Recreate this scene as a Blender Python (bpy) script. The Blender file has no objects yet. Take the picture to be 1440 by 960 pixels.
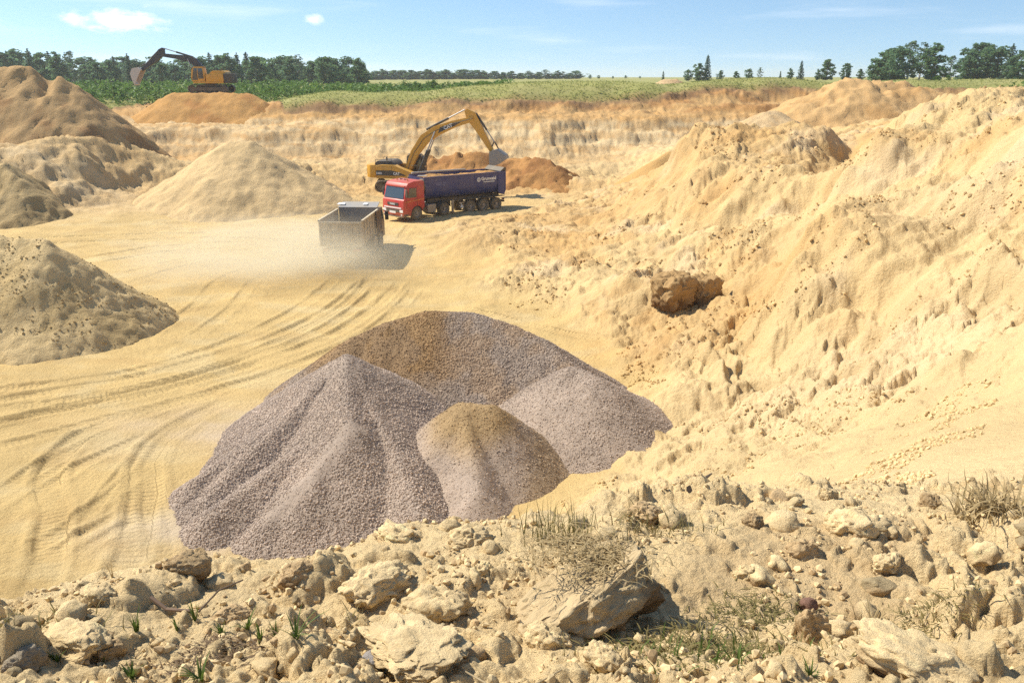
import bpy, bmesh, math, random
import numpy as np
from mathutils import Vector, Matrix
R = math.radians
rng = np.random.default_rng(7)
random.seed(7)
scene = bpy.context.scene
COL = scene.collection

# ------------------------------------------------------------------ camera
CAM_H = 10.3          # eye above the quarry floor (floor is z = 0)
PITCH = R(18.2)
FPX = 1130.0          # focal length in pixels of a 1440 px wide picture
cam_data = bpy.data.cameras.new('camera')
cam_data.sensor_width = 36.0
cam_data.lens = FPX / 1440.0 * 36.0
cam_data.clip_start = 0.05
cam_data.clip_end = 9000.0
cam = bpy.data.objects.new('camera', cam_data)
COL.objects.link(cam)
cam.location = (0, 0, CAM_H)
cam.rotation_euler = (R(90) - PITCH, 0, 0)
scene.camera = cam

# ------------------------------------------------------------------ sky and sun
SUN_EL = R(47)
SUN_AZ = math.atan2(-0.935, 0.355)      # clockwise from +Y: from the left, a little beyond the scene
sun_dir = Vector((math.sin(SUN_AZ) * math.cos(SUN_EL), math.cos(SUN_AZ) * math.cos(SUN_EL), math.sin(SUN_EL)))
sd = bpy.data.lights.new('sun', 'SUN')
sd.energy = 4.6
sd.angle = R(0.53)
sd.color = (1.0, 0.94, 0.82)
sun = bpy.data.objects.new('sun', sd)
COL.objects.link(sun)
sun.location = (-60, 20, 60)
sun.rotation_euler = sun_dir.to_track_quat('Z', 'Y').to_euler()

world = bpy.data.worlds.new('World')
scene.world = world
world.use_nodes = True
wn, wl = world.node_tree.nodes, world.node_tree.links
wn.clear()
w_out = wn.new('ShaderNodeOutputWorld')
w_bg = wn.new('ShaderNodeBackground')
w_sky = wn.new('ShaderNodeTexSky')
w_sky.sky_type = 'NISHITA'
w_sky.sun_disc = False
w_sky.sun_elevation = SUN_EL
w_sky.sun_rotation = SUN_AZ
w_sky.altitude = 0
w_sky.air_density = 1.0
w_sky.dust_density = 0.2
w_sky.ozone_density = 2.5
w_bg.inputs['Strength'].default_value = 0.108

def wmath(op, a, b=None, c=None, clamp=False):
    n = wn.new('ShaderNodeMath'); n.operation = op; n.use_clamp = clamp
    for i, v in enumerate((a, b, c)):
        if v is None: continue
        if isinstance(v, (int, float)): n.inputs[i].default_value = v
        else: wl.new(v, n.inputs[i])
    return n.outputs[0]

w_hsv = wn.new('ShaderNodeHueSaturation')
w_hsv.inputs['Hue'].default_value = 0.496
w_hsv.inputs['Saturation'].default_value = 1.08
w_hsv.inputs['Value'].default_value = 1.0
w_raise = wn.new('ShaderNodeVectorMath'); w_raise.operation = 'ADD'; w_raise.inputs[1].default_value = (0, 0, .10)
w_norm = wn.new('ShaderNodeVectorMath'); w_norm.operation = 'NORMALIZE'
w_tc = wn.new('ShaderNodeTexCoord')
wl.new(w_tc.outputs['Generated'], w_raise.inputs[0]); wl.new(w_raise.outputs[0], w_norm.inputs[0]); wl.new(w_norm.outputs[0], w_sky.inputs['Vector'])
wl.new(w_sky.outputs[0], w_hsv.inputs['Color'])
w_sep = wn.new('ShaderNodeSeparateXYZ')
wl.new(w_tc.outputs['Generated'], w_sep.inputs[0])
az = wmath('ARCTAN2', w_sep.outputs[0], w_sep.outputs[1])
el = wmath('ARCSINE', w_sep.outputs[2])
w_map = wn.new('ShaderNodeCombineXYZ')
wl.new(wmath('MULTIPLY', az, 1.0), w_map.inputs[0]); wl.new(wmath('MULTIPLY', el, 2.2), w_map.inputs[1])
w_no = wn.new('ShaderNodeTexNoise'); w_no.inputs['Scale'].default_value = 38; w_no.inputs['Detail'].default_value = 7; w_no.inputs['Roughness'].default_value = 0.62
wl.new(w_map.outputs[0], w_no.inputs['Vector'])
w_no2 = wn.new('ShaderNodeTexNoise'); w_no2.inputs['Scale'].default_value = 5; w_no2.inputs['Detail'].default_value = 6; w_no2.inputs['Roughness'].default_value = 0.6
wl.new(w_map.outputs[0], w_no2.inputs['Vector'])
puffs = None
# small fair-weather clouds: azimuth, elevation, half width, half height (radians), density
for a0, e0, wa, we, amp in ((-0.425, 0.0560, 0.066, 0.017, 1.2), (-0.470, 0.0590, 0.026, 0.011, .8), (-0.392, 0.0700, 0.017, 0.008, .6),
                           (-0.226, 0.0615, 0.018, 0.008, .85), (-0.552, 0.0535, 0.026, 0.007, .6), (-0.245, 0.046, 0.022, 0.005, .35),
                           (0.75, 0.10, 0.09, 0.022, .8), (-0.80, 0.11, 0.08, 0.02, .8), (1.15, 0.20, 0.12, 0.03, .8), (-1.3, 0.24, 0.14, 0.03, .8)):
    dx = wmath('DIVIDE', wmath('SUBTRACT', az, a0), wa)
    dy = wmath('DIVIDE', wmath('SUBTRACT', el, e0), we)
    r2 = wmath('ADD', wmath('MULTIPLY', dx, dx), wmath('MULTIPLY', dy, dy))
    v = wmath('MULTIPLY', wmath('SUBTRACT', 1.0, wmath('SQRT', r2)), 1.0, clamp=True)
    v = wmath('MULTIPLY', v, amp)
    puffs = v if puffs is None else wmath('MAXIMUM', puffs, v)
w_pm = wn.new('ShaderNodeMapRange'); w_pm.interpolation_type = 'SMOOTHSTEP'
wl.new(wmath('ADD', puffs, wmath('MULTIPLY', wmath('SUBTRACT', w_no.outputs[0], 0.55), 2.2)), w_pm.inputs['Value'])
w_pm.inputs['From Min'].default_value = 0.10; w_pm.inputs['From Max'].default_value = 0.85
puff_mask = wmath('MULTIPLY', w_pm.outputs[0], wmath('MULTIPLY', puffs, 3.0, clamp=True))
# thin cirrus veil, in long streaks all round
w_ci = wn.new('ShaderNodeCombineXYZ')
wl.new(wmath('MULTIPLY', az, 2.2), w_ci.inputs[0]); wl.new(wmath('MULTIPLY', el, 22), w_ci.inputs[1])
w_no3 = wn.new('ShaderNodeTexNoise'); w_no3.inputs['Scale'].default_value = 1.6; w_no3.inputs['Detail'].default_value = 5
wl.new(w_ci.outputs[0], w_no3.inputs['Vector'])
w_cm = wn.new('ShaderNodeMapRange'); w_cm.interpolation_type = 'SMOOTHSTEP'
wl.new(w_no3.outputs[0], w_cm.inputs['Value'])
w_cm.inputs['From Min'].default_value = 0.50; w_cm.inputs['From Max'].default_value = 0.78; w_cm.inputs['To Max'].default_value = 0.38
cl = wmath('MAXIMUM', wmath('MULTIPLY', puff_mask, 0.75), w_cm.outputs[0])
w_mix = wn.new('ShaderNodeMix'); w_mix.data_type = 'RGBA'
wl.new(cl, w_mix.inputs['Factor']); wl.new(w_hsv.outputs[0], w_mix.inputs['A'])
w_mix.inputs['B'].default_value = (8.6, 8.7, 9.0, 1)
wl.new(w_mix.outputs['Result'], w_bg.inputs['Color'])
wl.new(w_bg.outputs[0], w_out.inputs[0])

scene.view_settings.view_transform = 'Standard'
scene.view_settings.look = 'None'
scene.view_settings.exposure = 0.6
scene.view_settings.gamma = 1.0
scene.view_settings.use_curve_mapping = False
scene.render.engine = 'CYCLES'
scene.cycles.use_denoising = False
scene.cycles.max_bounces = 6
scene.cycles.diffuse_bounces = 3
scene.cycles.transparent_max_bounces = 8
scene.cycles.volume_bounces = 2
scene.cycles.volume_step_rate = 2.0

# ------------------------------------------------------------------ helpers
CP, SP = math.cos(PITCH), math.sin(PITCH)
def at(px, py, Y):
    """a point of the place from where it is seen in the photograph and how far (metres north) it lies"""
    u, v = (px - 720) / FPX, (480 - py) / FPX
    d = (u, CP + v * SP, -SP + v * CP)
    t = Y / d[1]
    return Vector((d[0] * t, Y, CAM_H + d[2] * t))
def atz(px, py, z):
    u, v = (px - 720) / FPX, (480 - py) / FPX
    d = (u, CP + v * SP, -SP + v * CP)
    t = (z - CAM_H) / d[2]
    return Vector((d[0] * t, d[1] * t, z))

def hash2(ix, iy, s=0):
    h = (ix.astype(np.int64) * 374761393 + iy.astype(np.int64) * 668265263 + s * 974634541) & 0xffffffff
    h = ((h ^ (h >> 13)) * 1274126177) & 0xffffffff
    h = (h ^ (h >> 16)) & 0xffffffff
    return h / 4294967295.0
_gt = np.random.default_rng(99).random((256, 256)) * 2 * np.pi
_GXT, _GYT = np.cos(_gt).astype(np.float32).ravel(), np.sin(_gt).astype(np.float32).ravel()
def noise2(x, y, s=0):
    x = np.asarray(x, float) + s * 17.37; y = np.asarray(y, float) - s * 29.11
    ix, iy = np.floor(x), np.floor(y)
    fx, fy = (x - ix).astype(np.float32), (y - iy).astype(np.float32)
    ix = ix.astype(np.int32); iy = iy.astype(np.int32)
    ix0, iy0, ix1, iy1 = (ix & 255) << 8, iy & 255, ((ix + 1) & 255) << 8, (iy + 1) & 255
    def g(i, j, dx, dy):
        k = i | j
        return _GXT[k] * dx + _GYT[k] * dy
    ux, uy = fx * fx * fx * (fx * (fx * 6 - 15) + 10), fy * fy * fy * (fy * (fy * 6 - 15) + 10)
    n00, n10 = g(ix0, iy0, fx, fy), g(ix1, iy0, fx - 1, fy)
    n01, n11 = g(ix0, iy1, fx, fy - 1), g(ix1, iy1, fx - 1, fy - 1)
    a = n00 + (n10 - n00) * ux; b = n01 + (n11 - n01) * ux
    return (a + (b - a) * uy) * np.float32(1.5)
_vt = np.random.default_rng(97).random(65536).astype(np.float32) * 2 - 1
def noise3(P, s=0):
    i = np.floor(P).astype(np.int64); f = P - i; f = f * f * (3 - 2 * f); out = 0
    for a in (0, 1):
        for b in (0, 1):
            for c in (0, 1):
                k = ((i[:, 0] + a) * 73856093 ^ (i[:, 1] + b) * 19349663 ^ (i[:, 2] + c) * 83492791 ^ (s * 7919)) & 65535
                out = out + _vt[k] * (f[:, 0] if a else 1 - f[:, 0]) * (f[:, 1] if b else 1 - f[:, 1]) * (f[:, 2] if c else 1 - f[:, 2])
    return out
def fbm3(P, oct=4, s=0, gain=.55):
    v, a = 0, 1.
    for o in range(oct):
        v = v + a * noise3(P * 2 ** o + 5.3 * o, s + o); a *= gain
    return v
def fbm(x, y, oct=4, s=0, gain=.5):
    v, a = 0, 1.0
    for o in range(oct):
        v = v + a * noise2(x * 2 ** o + 13.7 * o, y * 2 ** o - 7.3 * o, s + o)
        a *= gain
    return v
def billow(x, y, oct=3, s=0, gain=.5):
    v, a = 0, 1.0
    for o in range(oct):
        v = v + a * (np.abs(noise2(x * 2 ** o + 3.1 * o, y * 2 ** o + 9.2 * o, s + o)) * 2 - .6)
        a *= gain
    return v
_ct = np.random.default_rng(98).random((4, 65536)).astype(np.float32)
def clods(x, y, s=0, rmin=.15, rmax=.5, dens=.6):
    """rounded lumps strewn on a plane, one chance per unit cell"""
    x = np.asarray(x, float) + s * 7.3; y = np.asarray(y, float) + s * 3.9
    ix, iy = np.floor(x), np.floor(y)
    fx, fy = (x - ix).astype(np.float32), (y - iy).astype(np.float32)
    ix, iy = ix.astype(np.int32), iy.astype(np.int32)
    out = np.zeros(x.shape, np.float32)
    rad = np.where(_ct[3] < dens, (rmin + (rmax - rmin) * _ct[2] ** 2) ** 2, 0).astype(np.float32)
    for ox in (-1, 0, 1):
        for oy in (-1, 0, 1):
            k = (((ix + ox) & 255) << 8) | ((iy + oy) & 255)
            d2 = (fx - ox - _ct[0][k]) ** 2 + (fy - oy - _ct[1][k]) ** 2
            np.maximum(out, rad[k] - d2, out=out)
    return np.sqrt(out)
def sstep(a, b, x):
    t = np.clip((x - a) / (b - a), 0, 1)
    return t * t * (3 - 2 * t)

def np_mesh(name, V, F, smooth=True):
    """mesh from numpy verts and an (n,3|4) face array"""
    me = bpy.data.meshes.new(name)
    n, k = F.shape
    me.vertices.add(len(V)); me.vertices.foreach_set('co', np.asarray(V, np.float32).ravel())
    me.loops.add(n * k); me.loops.foreach_set('vertex_index', F.astype(np.int32).ravel())
    me.polygons.add(n); me.polygons.foreach_set('loop_start', np.arange(0, n * k, k, dtype=np.int32))
    me.polygons.foreach_set('use_smooth', np.full(n, smooth))
    me.update(calc_edges=True)
    return me
def vcol(me, name, C):
    a = me.attributes.new(name, 'FLOAT_COLOR', 'POINT')
    C = np.asarray(C, np.float32)
    if C.shape[1] == 3: C = np.concatenate([C, np.ones((len(C), 1), np.float32)], 1)
    a.data.foreach_set('color', C.ravel())
def vfloat(me, name, v):
    a = me.attributes.new(name, 'FLOAT', 'POINT'); a.data.foreach_set('value', np.asarray(v, np.float32))
def link(name, me, mat=None, parent=None, loc=None):
    o = bpy.data.objects.new(name, me)
    COL.objects.link(o)
    if mat is not None and not me.materials: me.materials.append(mat)
    if parent is not None: o.parent = parent
    if loc is not None: o.location = loc
    return o
def tag(o, label, cat, group=None):
    o['label'] = label; o['category'] = cat
    if group: o['group'] = group
    return o
def empty(name, loc, rz=0.0):
    o = bpy.data.objects.new(name, None); COL.objects.link(o)
    o.empty_display_size = .3
    o.location = loc; o.rotation_euler = (0, 0, rz)
    return o
def copy_tree(o, parent=None):
    c = o.copy(); COL.objects.link(c); c.parent = parent
    for ch in o.children: copy_tree(ch, c)
    return c

# ------------------------------------------------------------------ materials
class NT:
    def __init__(self, name):
        self.m = bpy.data.materials.new(name); self.m.use_nodes = True
        self.n, self.l = self.m.node_tree.nodes, self.m.node_tree.links
        self.b = self.n['Principled BSDF']
        self.tc = None
    def add(self, t, **kw):
        n = self.n.new(t)
        for k, v in kw.items(): setattr(n, k, v)
        return n
    def coord(self, kind='Object'):
        if self.tc is None: self.tc = self.add('ShaderNodeTexCoord')
        return self.tc.outputs[kind]
    def noise(self, scale, detail=4, rough=.55, vec=None):
        n = self.add('ShaderNodeTexNoise')
        n.inputs['Scale'].default_value = scale; n.inputs['Detail'].default_value = detail; n.inputs['Roughness'].default_value = rough
        self.l.new(vec or self.coord(), n.inputs['Vector'])
        return n.outputs[0]
    def math(self, op, a, b=None, c=None, clamp=False):
        n = self.add('ShaderNodeMath', operation=op, use_clamp=clamp)
        for i, v in enumerate((a, b, c)):
            if v is None: continue
            if isinstance(v, (int, float)): n.inputs[i].default_value = v
            else: self.l.new(v, n.inputs[i])
        return n.outputs[0]
    def rng(self, v, a, b, c=0., d=1.):
        n = self.add('ShaderNodeMapRange'); self.l.new(v, n.inputs[0])
        for i, x in enumerate((a, b, c, d)): n.inputs[i + 1].default_value = x
        return n.outputs[0]
    def mix(self, f, A, B, blend='MIX'):
        n = self.add('ShaderNodeMix', data_type='RGBA', blend_type=blend)
        for key, v in (('Factor', f), ('A', A), ('B', B)):
            s = n.inputs[key] if key == 'Factor' else [i for i in n.inputs if i.name == key and i.type == 'RGBA'][0]
            if isinstance(v, (int, float)): s.default_value = v
            elif isinstance(v, tuple): s.default_value = v + (1,) if len(v) == 3 else v
            else: self.l.new(v, s)
        return [o for o in n.outputs if o.type == 'RGBA'][0]
    def attr(self, name, out='Color'):
        n = self.add('ShaderNodeAttribute'); n.attribute_name = name
        return n.outputs[out]
    def bump(self, h, strength=.5, dist=.1, normal=None):
        n = self.add('ShaderNodeBump'); n.inputs['Strength'].default_value = strength; n.inputs['Distance'].default_value = dist
        self.l.new(h, n.inputs['Height'])
        if normal is not None: self.l.new(normal, n.inputs['Normal'])
        return n.outputs[0]
    def set(self, key, v):
        s = self.b.inputs[key]
        if isinstance(v, (int, float)): s.default_value = v
        elif isinstance(v, tuple): s.default_value = v + (1,) if len(v) == 3 else v
        else: self.l.new(v, s)
        return self
MATS = {}
def paint(key, col, rough=.4, metal=0., dust=.35, dcol=(.50, .37, .20), spec=.5):
    """painted or bare metal / plastic with quarry dust in blotches and thicker on upward faces"""
    if key in MATS: return MATS[key]
    t = NT(key)
    n1 = t.noise(1.3, 6, .65); n2 = t.noise(14, 4, .6)
    geo = t.add('ShaderNodeNewGeometry'); sep = t.add('ShaderNodeSeparateXYZ'); t.l.new(geo.outputs['Normal'], sep.inputs[0])
    up = t.rng(sep.outputs[2], .3, 1., 0., .35)
    f = t.math('ADD', t.math('MULTIPLY', t.rng(n1, .35, .75), dust), t.math('MULTIPLY', up, dust * 1.6))
    sz = t.add('ShaderNodeSeparateXYZ'); t.l.new(t.coord(), sz.inputs[0])      # road dust thrown up on the lower panels
    low = t.math('MULTIPLY', t.rng(sz.outputs[2], 1.5, .2, 0., .55), t.rng(n1, .3, .6, .5, 1.))
    f = t.math('MAXIMUM', f, t.math('MULTIPLY', low, min(1., dust * 3)))
    f = t.math('MULTIPLY', f, t.rng(n2, .25, .7, .5, 1.0), clamp=True)
    t.set('Base Color', t.mix(f, tuple(col), tuple(dcol)))
    t.set('Roughness', t.rng(f, 0, 1, rough, .9)); t.set('Metallic', metal)
    t.set('Specular IOR Level', spec)
    MATS[key] = t.m
    return t.m
# ------------------------------------------------------------------ the lie of the land
CTRL = []
def cz(px, py, z): CTRL.append(tuple(atz(px, py, z)))
def cy(px, py, Y): CTRL.append(tuple(at(px, py, Y)))
def cw(x, y, z): CTRL.append((x, y, z))
# rim under and before the camera
for px, z in ((-200, 8.5), (0, 8.52), (360, 8.55), (720, 8.6), (1080, 8.62), (1440, 8.66), (1640, 8.7)): cz(px, 960, z)
for px, z in ((0, 8.28), (240, 8.25), (480, 8.3), (720, 8.32), (960, 8.25), (1200, 8.2), (1440, 8.3)): cz(px, 878, z)
for x in (-3, -1, 0, 1, 3): cw(x, .3, 8.62)
CREST = ((-200, 862, 8.0), (0, 852, 7.95), (80, 832, 7.92), (160, 814, 7.9), (300, 788, 7.9), (380, 795, 7.85), (440, 786, 7.85), (540, 750, 7.92), (640, 740, 7.9),
         (740, 742, 7.82), (850, 704, 7.8), (960, 694, 7.7), (1080, 690, 7.65), (1200, 690, 7.6), (1320, 690, 7.62), (1440, 702, 7.75), (1600, 705, 7.8))
for c in CREST: cz(*c)
# hidden slope behind the crest
for px in (-250, -100, 60, 220, 380, 540, 680):
    b = math.atan2(px - 720, FPX * 1.06)
    for r, z in ((5.4, 5.9), (7, 4.4), (10, 1.9), (12.6, .25)): cw(r * math.sin(b), r * math.cos(b), z)
for px in (800, 900):
    b = math.atan2(px - 720, FPX * 1.06)
    for r, z in ((6.2, 5.9), (8, 4.8), (11, 2.9), (14, 1.3)): cw(r * math.sin(b), r * math.cos(b), z)
for px in (1000, 1100):
    b = math.atan2(px - 720, FPX * 1.06)
    for r, z in ((6.6, 6.0), (9, 4.9)): cw(r * math.sin(b), r * math.cos(b), z + (px - 1000) * .002)
for px in (1200, 1320):
    b = math.atan2(px - 720, FPX * 1.06)
    cw(7.4 * math.sin(b), 7.4 * math.cos(b), 6.15 + (px - 1200) * .003)
# quarry floor
for px, py in ((-250, 760), (-200, 560), (-150, 420), (0, 790), (0, 700), (0, 600), (0, 540), (120, 720), (150, 560), (200, 640), (250, 450), (260, 380), (330, 520), (330, 330), (350, 420),
               (120, 330), (0, 325), (-200, 330), (430, 330), (420, 400), (460, 500), (480, 365), (520, 440), (545, 395), (330, 640), (500, 620), (620, 560), (700, 640), (600, 690), (520, 320), (500, 300), (300, 305), (760, 560)):
    cz(px, py, 0.0)
cz(860, 680, .55); cz(800, 720, .5); cz(900, 560, .4); cz(840, 500, .25)
# right hand bowl and bank
for px, py, z in ((940, 650, 1.0), (1000, 650, 1.9), (1100, 650, 3.4), (1250, 655, 5.2), (1440, 655, 6.6), (1600, 660, 7.2),
                  (1000, 600, 1.3), (1100, 600, 2.3), (1200, 600, 3.5), (1300, 600, 4.7), (1440, 600, 5.9), (1600, 600, 6.8),
                  (880, 470, .45), (950, 500, .9), (1000, 500, 1.3), (1100, 500, 2.1), (1200, 500, 3.1), (1300, 500, 4.2), (1440, 500, 5.4), (1620, 500, 6.6),
                  (640, 405, .1), (700, 400, .5), (760, 440, .3), (800, 400, 1.0), (900, 400, 1.6), (1000, 400, 2.3), (1100, 400, 3.1), (1200, 400, 4.0), (1300, 400, 4.8), (1440, 400, 5.7), (1620, 400, 6.8),
                  (900, 300, 2.2), (960, 300, 3.0), (1000, 300, 3.4), (1100, 300, 4.4), (1200, 300, 5.1), (1300, 300, 5.7), (1440, 300, 6.4), (1640, 300, 7.6),
                  (940, 250, 3.9), (1000, 240, 5.1), (1100, 240, 5.6), (1185, 238, 4.7), (1165, 272, 4.1), (1148, 312, 3.8), (1212, 238, 6.5), (1190, 278, 6.0), (1172, 318, 5.4), (1130, 352, 3.7), (1160, 360, 4.7), (1300, 240, 6.8), (1440, 240, 7.4),
                  (975, 190, 6.6), (1020, 180, 7.05), (1060, 180, 7.1), (1110, 178, 7.15), (1150, 194, 6.6), (1178, 212, 5.4), (1205, 205, 5.8), (1300, 190, 7.9), (1440, 190, 8.4), (1640, 190, 9.0),
                  (1238, 196, 7.7), (1222, 200, 6.4), (1270, 160, 8.6), (1290, 148, 8.9), (1325, 143, 9.1), (1360, 130, 9.55), (1390, 126, 9.7), (1420, 131, 9.5), (1470, 140, 9.2), (1620, 150, 9.0)):
    cz(px, py, z)
# behind that bank
for px, Y, z in ((1000, 62, 4.6), (1100, 62, 4.8), (1180, 58, 5.2), (1250, 60, 6.6), (1340, 62, 8.2), (1440, 62, 8.6), (1600, 62, 9), (940, 66, 3.2), (1000, 78, 4.6), (1120, 78, 5.4), (1250, 78, 6.8), (1400, 80, 8.3)):
    b = (px - 720) / FPX / CP; cw(b * Y, Y, z)
# low bank in front of the tipper truck
for px, py, z in ((590, 365, .1), (640, 378, .15), (700, 372, .55), (600, 335, .35), (650, 330, .8), (700, 330, 1.0), (760, 320, 1.15), (760, 360, .95), (850, 312, 1.5), (860, 350, 1.5), (640, 318, .62), (720, 307, .75),
                  (560, 312, .2), (580, 310, .22), (640, 303, .3), (700, 294, .3), (760, 290, .55), (820, 285, 1.0), (860, 275, 1.2), (800, 262, .9), (620, 290, .25), (680, 280, .3)):
    cz(px, py, z)
# excavator bench and the ground behind the truck
for px, Y, z in ((520, 72, .55), (560, 72, .55), (600, 73, .55), (640, 76, .7), (500, 66, .3), (560, 66.5, .4), (460, 72, .7), (720, 76, .9), (800, 76, 1.2), (860, 80, 1.4), (900, 72, 2.2)):
    b = (px - 720) / FPX / CP; cw(b * Y, Y, z)
# far wall: toe, pale scarp, terrace, upper scarp, field edge
FAR = ((-250, 210, 205, 180, 170, 160), (-60, 212, 205, 178, 168, 156), (120, 240, 212, 185, 172, 156), (200, 232, 208, 186, 172, 148), (290, 228, 208, 186, 174, 146), (372, 226, 207, 184, 172, 147), (400, 226, 207, 184, 172, 150), (470, 224, 206, 178, 167, 147), (560, 222, 203, 171, 162, 143),
       (650, 220, 200, 168, 159, 140), (740, 222, 199, 166, 157, 137), (830, 224, 198, 166, 154, 133), (910, 214, 196, 166, 152, 130), (990, 200, 188, 160, 147, 126), (1080, 188, 176, 152, 141, 122), (1180, 180, 168, 150, 138, 121), (1300, 175, 166, 150, 138, 122), (1450, 170, 160, 148, 138, 124), (1640, 170, 160, 148, 138, 126))
for px, a, b, c, d, e in FAR:
    k = 0 if px < 900 else (px - 900) / 300 * 8
    kk = 12 if 180 < px < 380 else 0
    for py, Y in ((a, 84 + k), (b, 89 + k), (c, 90.6 + k), (d, 97 + k), (e, 98.6 + k + kk)): cy(px, py, Y)
def _ey(px): return 98.6 + (0 if px < 900 else (px - 900) / 300 * 8) + (12 if 180 < px < 380 else 0)
EDGE = [(math.atan2(at(px, e, _ey(px))[0], _ey(px)), _ey(px)) for px, a, b, c, d, e in FAR]
# field beyond
for px, z in ((-300, 7.7), (0, 7.6), (300, 7.6), (600, 7.9), (900, 8.4), (1150, 8.7), (1440, 8.5), (1700, 8.5)):
    for Y, k in ((112, 0), (140, .15), (200, .45), (400, .75), (900, .9), (3500, .9)):
        b = (px - 720) / FPX / CP; cw(b * Y, Y, z + ((8.3 + 1.2 * float(sstep(350, 700, np.array(float(px)))) + .65 * float(sstep(750, 1150, np.array(float(px))))) - z) * min(1, k * 1.1))
# left benches
for px, py, Y in ((-250, 216, 67), (-100, 216, 67.5), (0, 216, 68), (60, 216, 69), (120, 207, 72), (165, 191, 77), (-100, 250, 64.5), (0, 250, 65), (60, 250, 66), (110, 250, 68), (170, 240, 73), (0, 292, 62.5), (70, 292, 63), (130, 285, 65), (180, 266, 70), (240, 250, 74), (160, 296, 62.5), (420, 250, 74), (470, 262, 70), (-100, 292, 62)):
    cy(px, py, Y)
CT = np.array(CTRL)
def lp(x, y):
    r = np.sqrt(x * x + y * y) + 1e-6
    return np.arctan2(x, y) * 1.25, np.log(r)
CA, CB = lp(CT[:, 0], CT[:, 1])
CEPS = .03
_D = np.sqrt((CA[:, None] - CA[None]) ** 2 + (CB[:, None] - CB[None]) ** 2 + CEPS ** 2)
_n = len(CT)
_A = np.zeros((_n + 3, _n + 3)); _A[:_n, :_n] = -_D + np.eye(_n) * 2e-3
_P = np.stack([np.ones(_n), CA, CB], 1); _A[:_n, _n:] = _P; _A[_n:, :_n] = _P.T
_W = np.linalg.solve(_A, np.concatenate([CT[:, 2], np.zeros(3)]))
_ga = np.linspace(-1.8, 1.8, 330)
_gb = np.concatenate([np.linspace(math.log(.3), math.log(3), 60)[:-1], np.linspace(math.log(3), math.log(72), 190)[:-1], np.linspace(math.log(72), math.log(118), 72)[:-1], np.linspace(math.log(118), math.log(4200), 60)])
def _rbf(a, b):
    out = np.zeros(len(a)); CAf, CBf, Wf = CA.astype(np.float32), CB.astype(np.float32), _W[:_n].astype(np.float32)
    for i in range(0, len(a), 4000):
        s = slice(i, i + 4000)
        D = a[s, None].astype(np.float32) - CAf[None]; D *= D
        E = b[s, None].astype(np.float32) - CBf[None]; E *= E
        D += E; D += np.float32(CEPS ** 2); np.sqrt(D, out=D)
        out[s] = -(D @ Wf).astype(float) + _W[_n] + a[s] * _W[_n + 1] + b[s] * _W[_n + 2]
    return out
_GA, _GB = np.meshgrid(_ga, _gb, indexing='ij')
_GZ = _rbf(_GA.ravel(), _GB.ravel()).reshape(_GA.shape)
def base_h(x, y):
    """bicubic look-up of the interpolated land form"""
    a, b = lp(np.asarray(x, float), np.asarray(y, float))
    fa = np.clip((a - _ga[0]) / (_ga[1] - _ga[0]), 1, len(_ga) - 2.001)
    fb = np.clip(np.interp(b, _gb, np.arange(len(_gb))), 1, len(_gb) - 2.001)
    ia, ib = fa.astype(int), fb.astype(int); ta, tb = fa - ia, fb - ib
    def w(t): return (.5 * (-t + 2 * t * t - t ** 3), .5 * (2 - 5 * t * t + 3 * t ** 3), .5 * (t + 4 * t * t - 3 * t ** 3), .5 * (-t * t + t ** 3))
    wa, wb = w(ta), w(tb); out = 0
    for i in range(4):
        row = 0
        for j in range(4): row = row + wb[j] * _GZ[np.minimum(ia + i - 1, len(_ga) - 1), np.minimum(ib + j - 1, len(_gb) - 1)]
        out = out + wa[i] * row
    return out

# wheel tracks on the quarry floor: centre lines in plan, half gauge, rut half width, depth
def plan(pts, z=0.): return [tuple(atz(px, py, z))[:2] for px, py in pts]
TRACKS = []
def track(pts, gauge=1.0, w=.30, depth=.07):
    P = np.array(plan(pts)); t = np.linspace(0, len(P) - 1, 14 * len(P))
    i = np.clip(t.astype(int), 0, len(P) - 2); f = (t - i)[:, None]
    p0, p1, p2, p3 = P[np.clip(i - 1, 0, None)], P[i], P[i + 1], P[np.clip(i + 2, None, len(P) - 1)]
    Q = .5 * (2 * p1 + (p2 - p0) * f + (2 * p0 - 5 * p1 + 4 * p2 - p3) * f ** 2 + (3 * p1 - p0 - 3 * p2 + p3) * f ** 3)
    T = np.gradient(Q, axis=0); T /= np.linalg.norm(T, axis=1)[:, None] + 1e-9
    Nn = np.stack([-T[:, 1], T[:, 0]], 1)
    for s in ((-1, 1) if gauge else (0,)): TRACKS.append((Q + Nn * gauge * s, w, depth))
track(((-120, 600), (60, 566), (200, 540), (330, 505), (430, 470), (500, 430), (540, 392)), 1.0, .32, .08)
track(((-120, 640), (80, 590), (220, 556), (340, 522), (440, 486), (515, 445), (560, 402)), 1.0, .30, .07)
track(((-150, 575), (100, 548), (260, 515), (380, 470), (460, 425), (500, 385)), .95, .30, .06)
track(((20, 880), (62, 800), (75, 720), (70, 660), (120, 610), (220, 575), (330, 548)), 0, .38, .08)
track(((120, 850), (180, 780), (200, 700), (205, 640), (250, 600), (330, 560)), 0, .40, .07)
track(((230, 800), (222, 740), (215, 690), (225, 630), (300, 570)), 0, .34, .05)
track(((-60, 745), (30, 690), (110, 640), (210, 600)), .55, .26, .06)
track(((0, 790), (70, 755), (150, 700), (215, 645)), 0, .26, .05)
track(((70, 790), (130, 752), (200, 714)), .28, .16, .09)
track(((120, 735), (150, 690), (190, 640)), 0, .2, .06)
track(((-100, 345), (120, 335), (300, 330), (440, 335)), 1.0, .3, .05)
track(((120, 365), (220, 350), (330, 345), (430, 360)), 1.0, .3, .06)
track(((150, 400), (240, 372), (340, 360), (430, 380)), .95, .3, .05)
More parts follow.
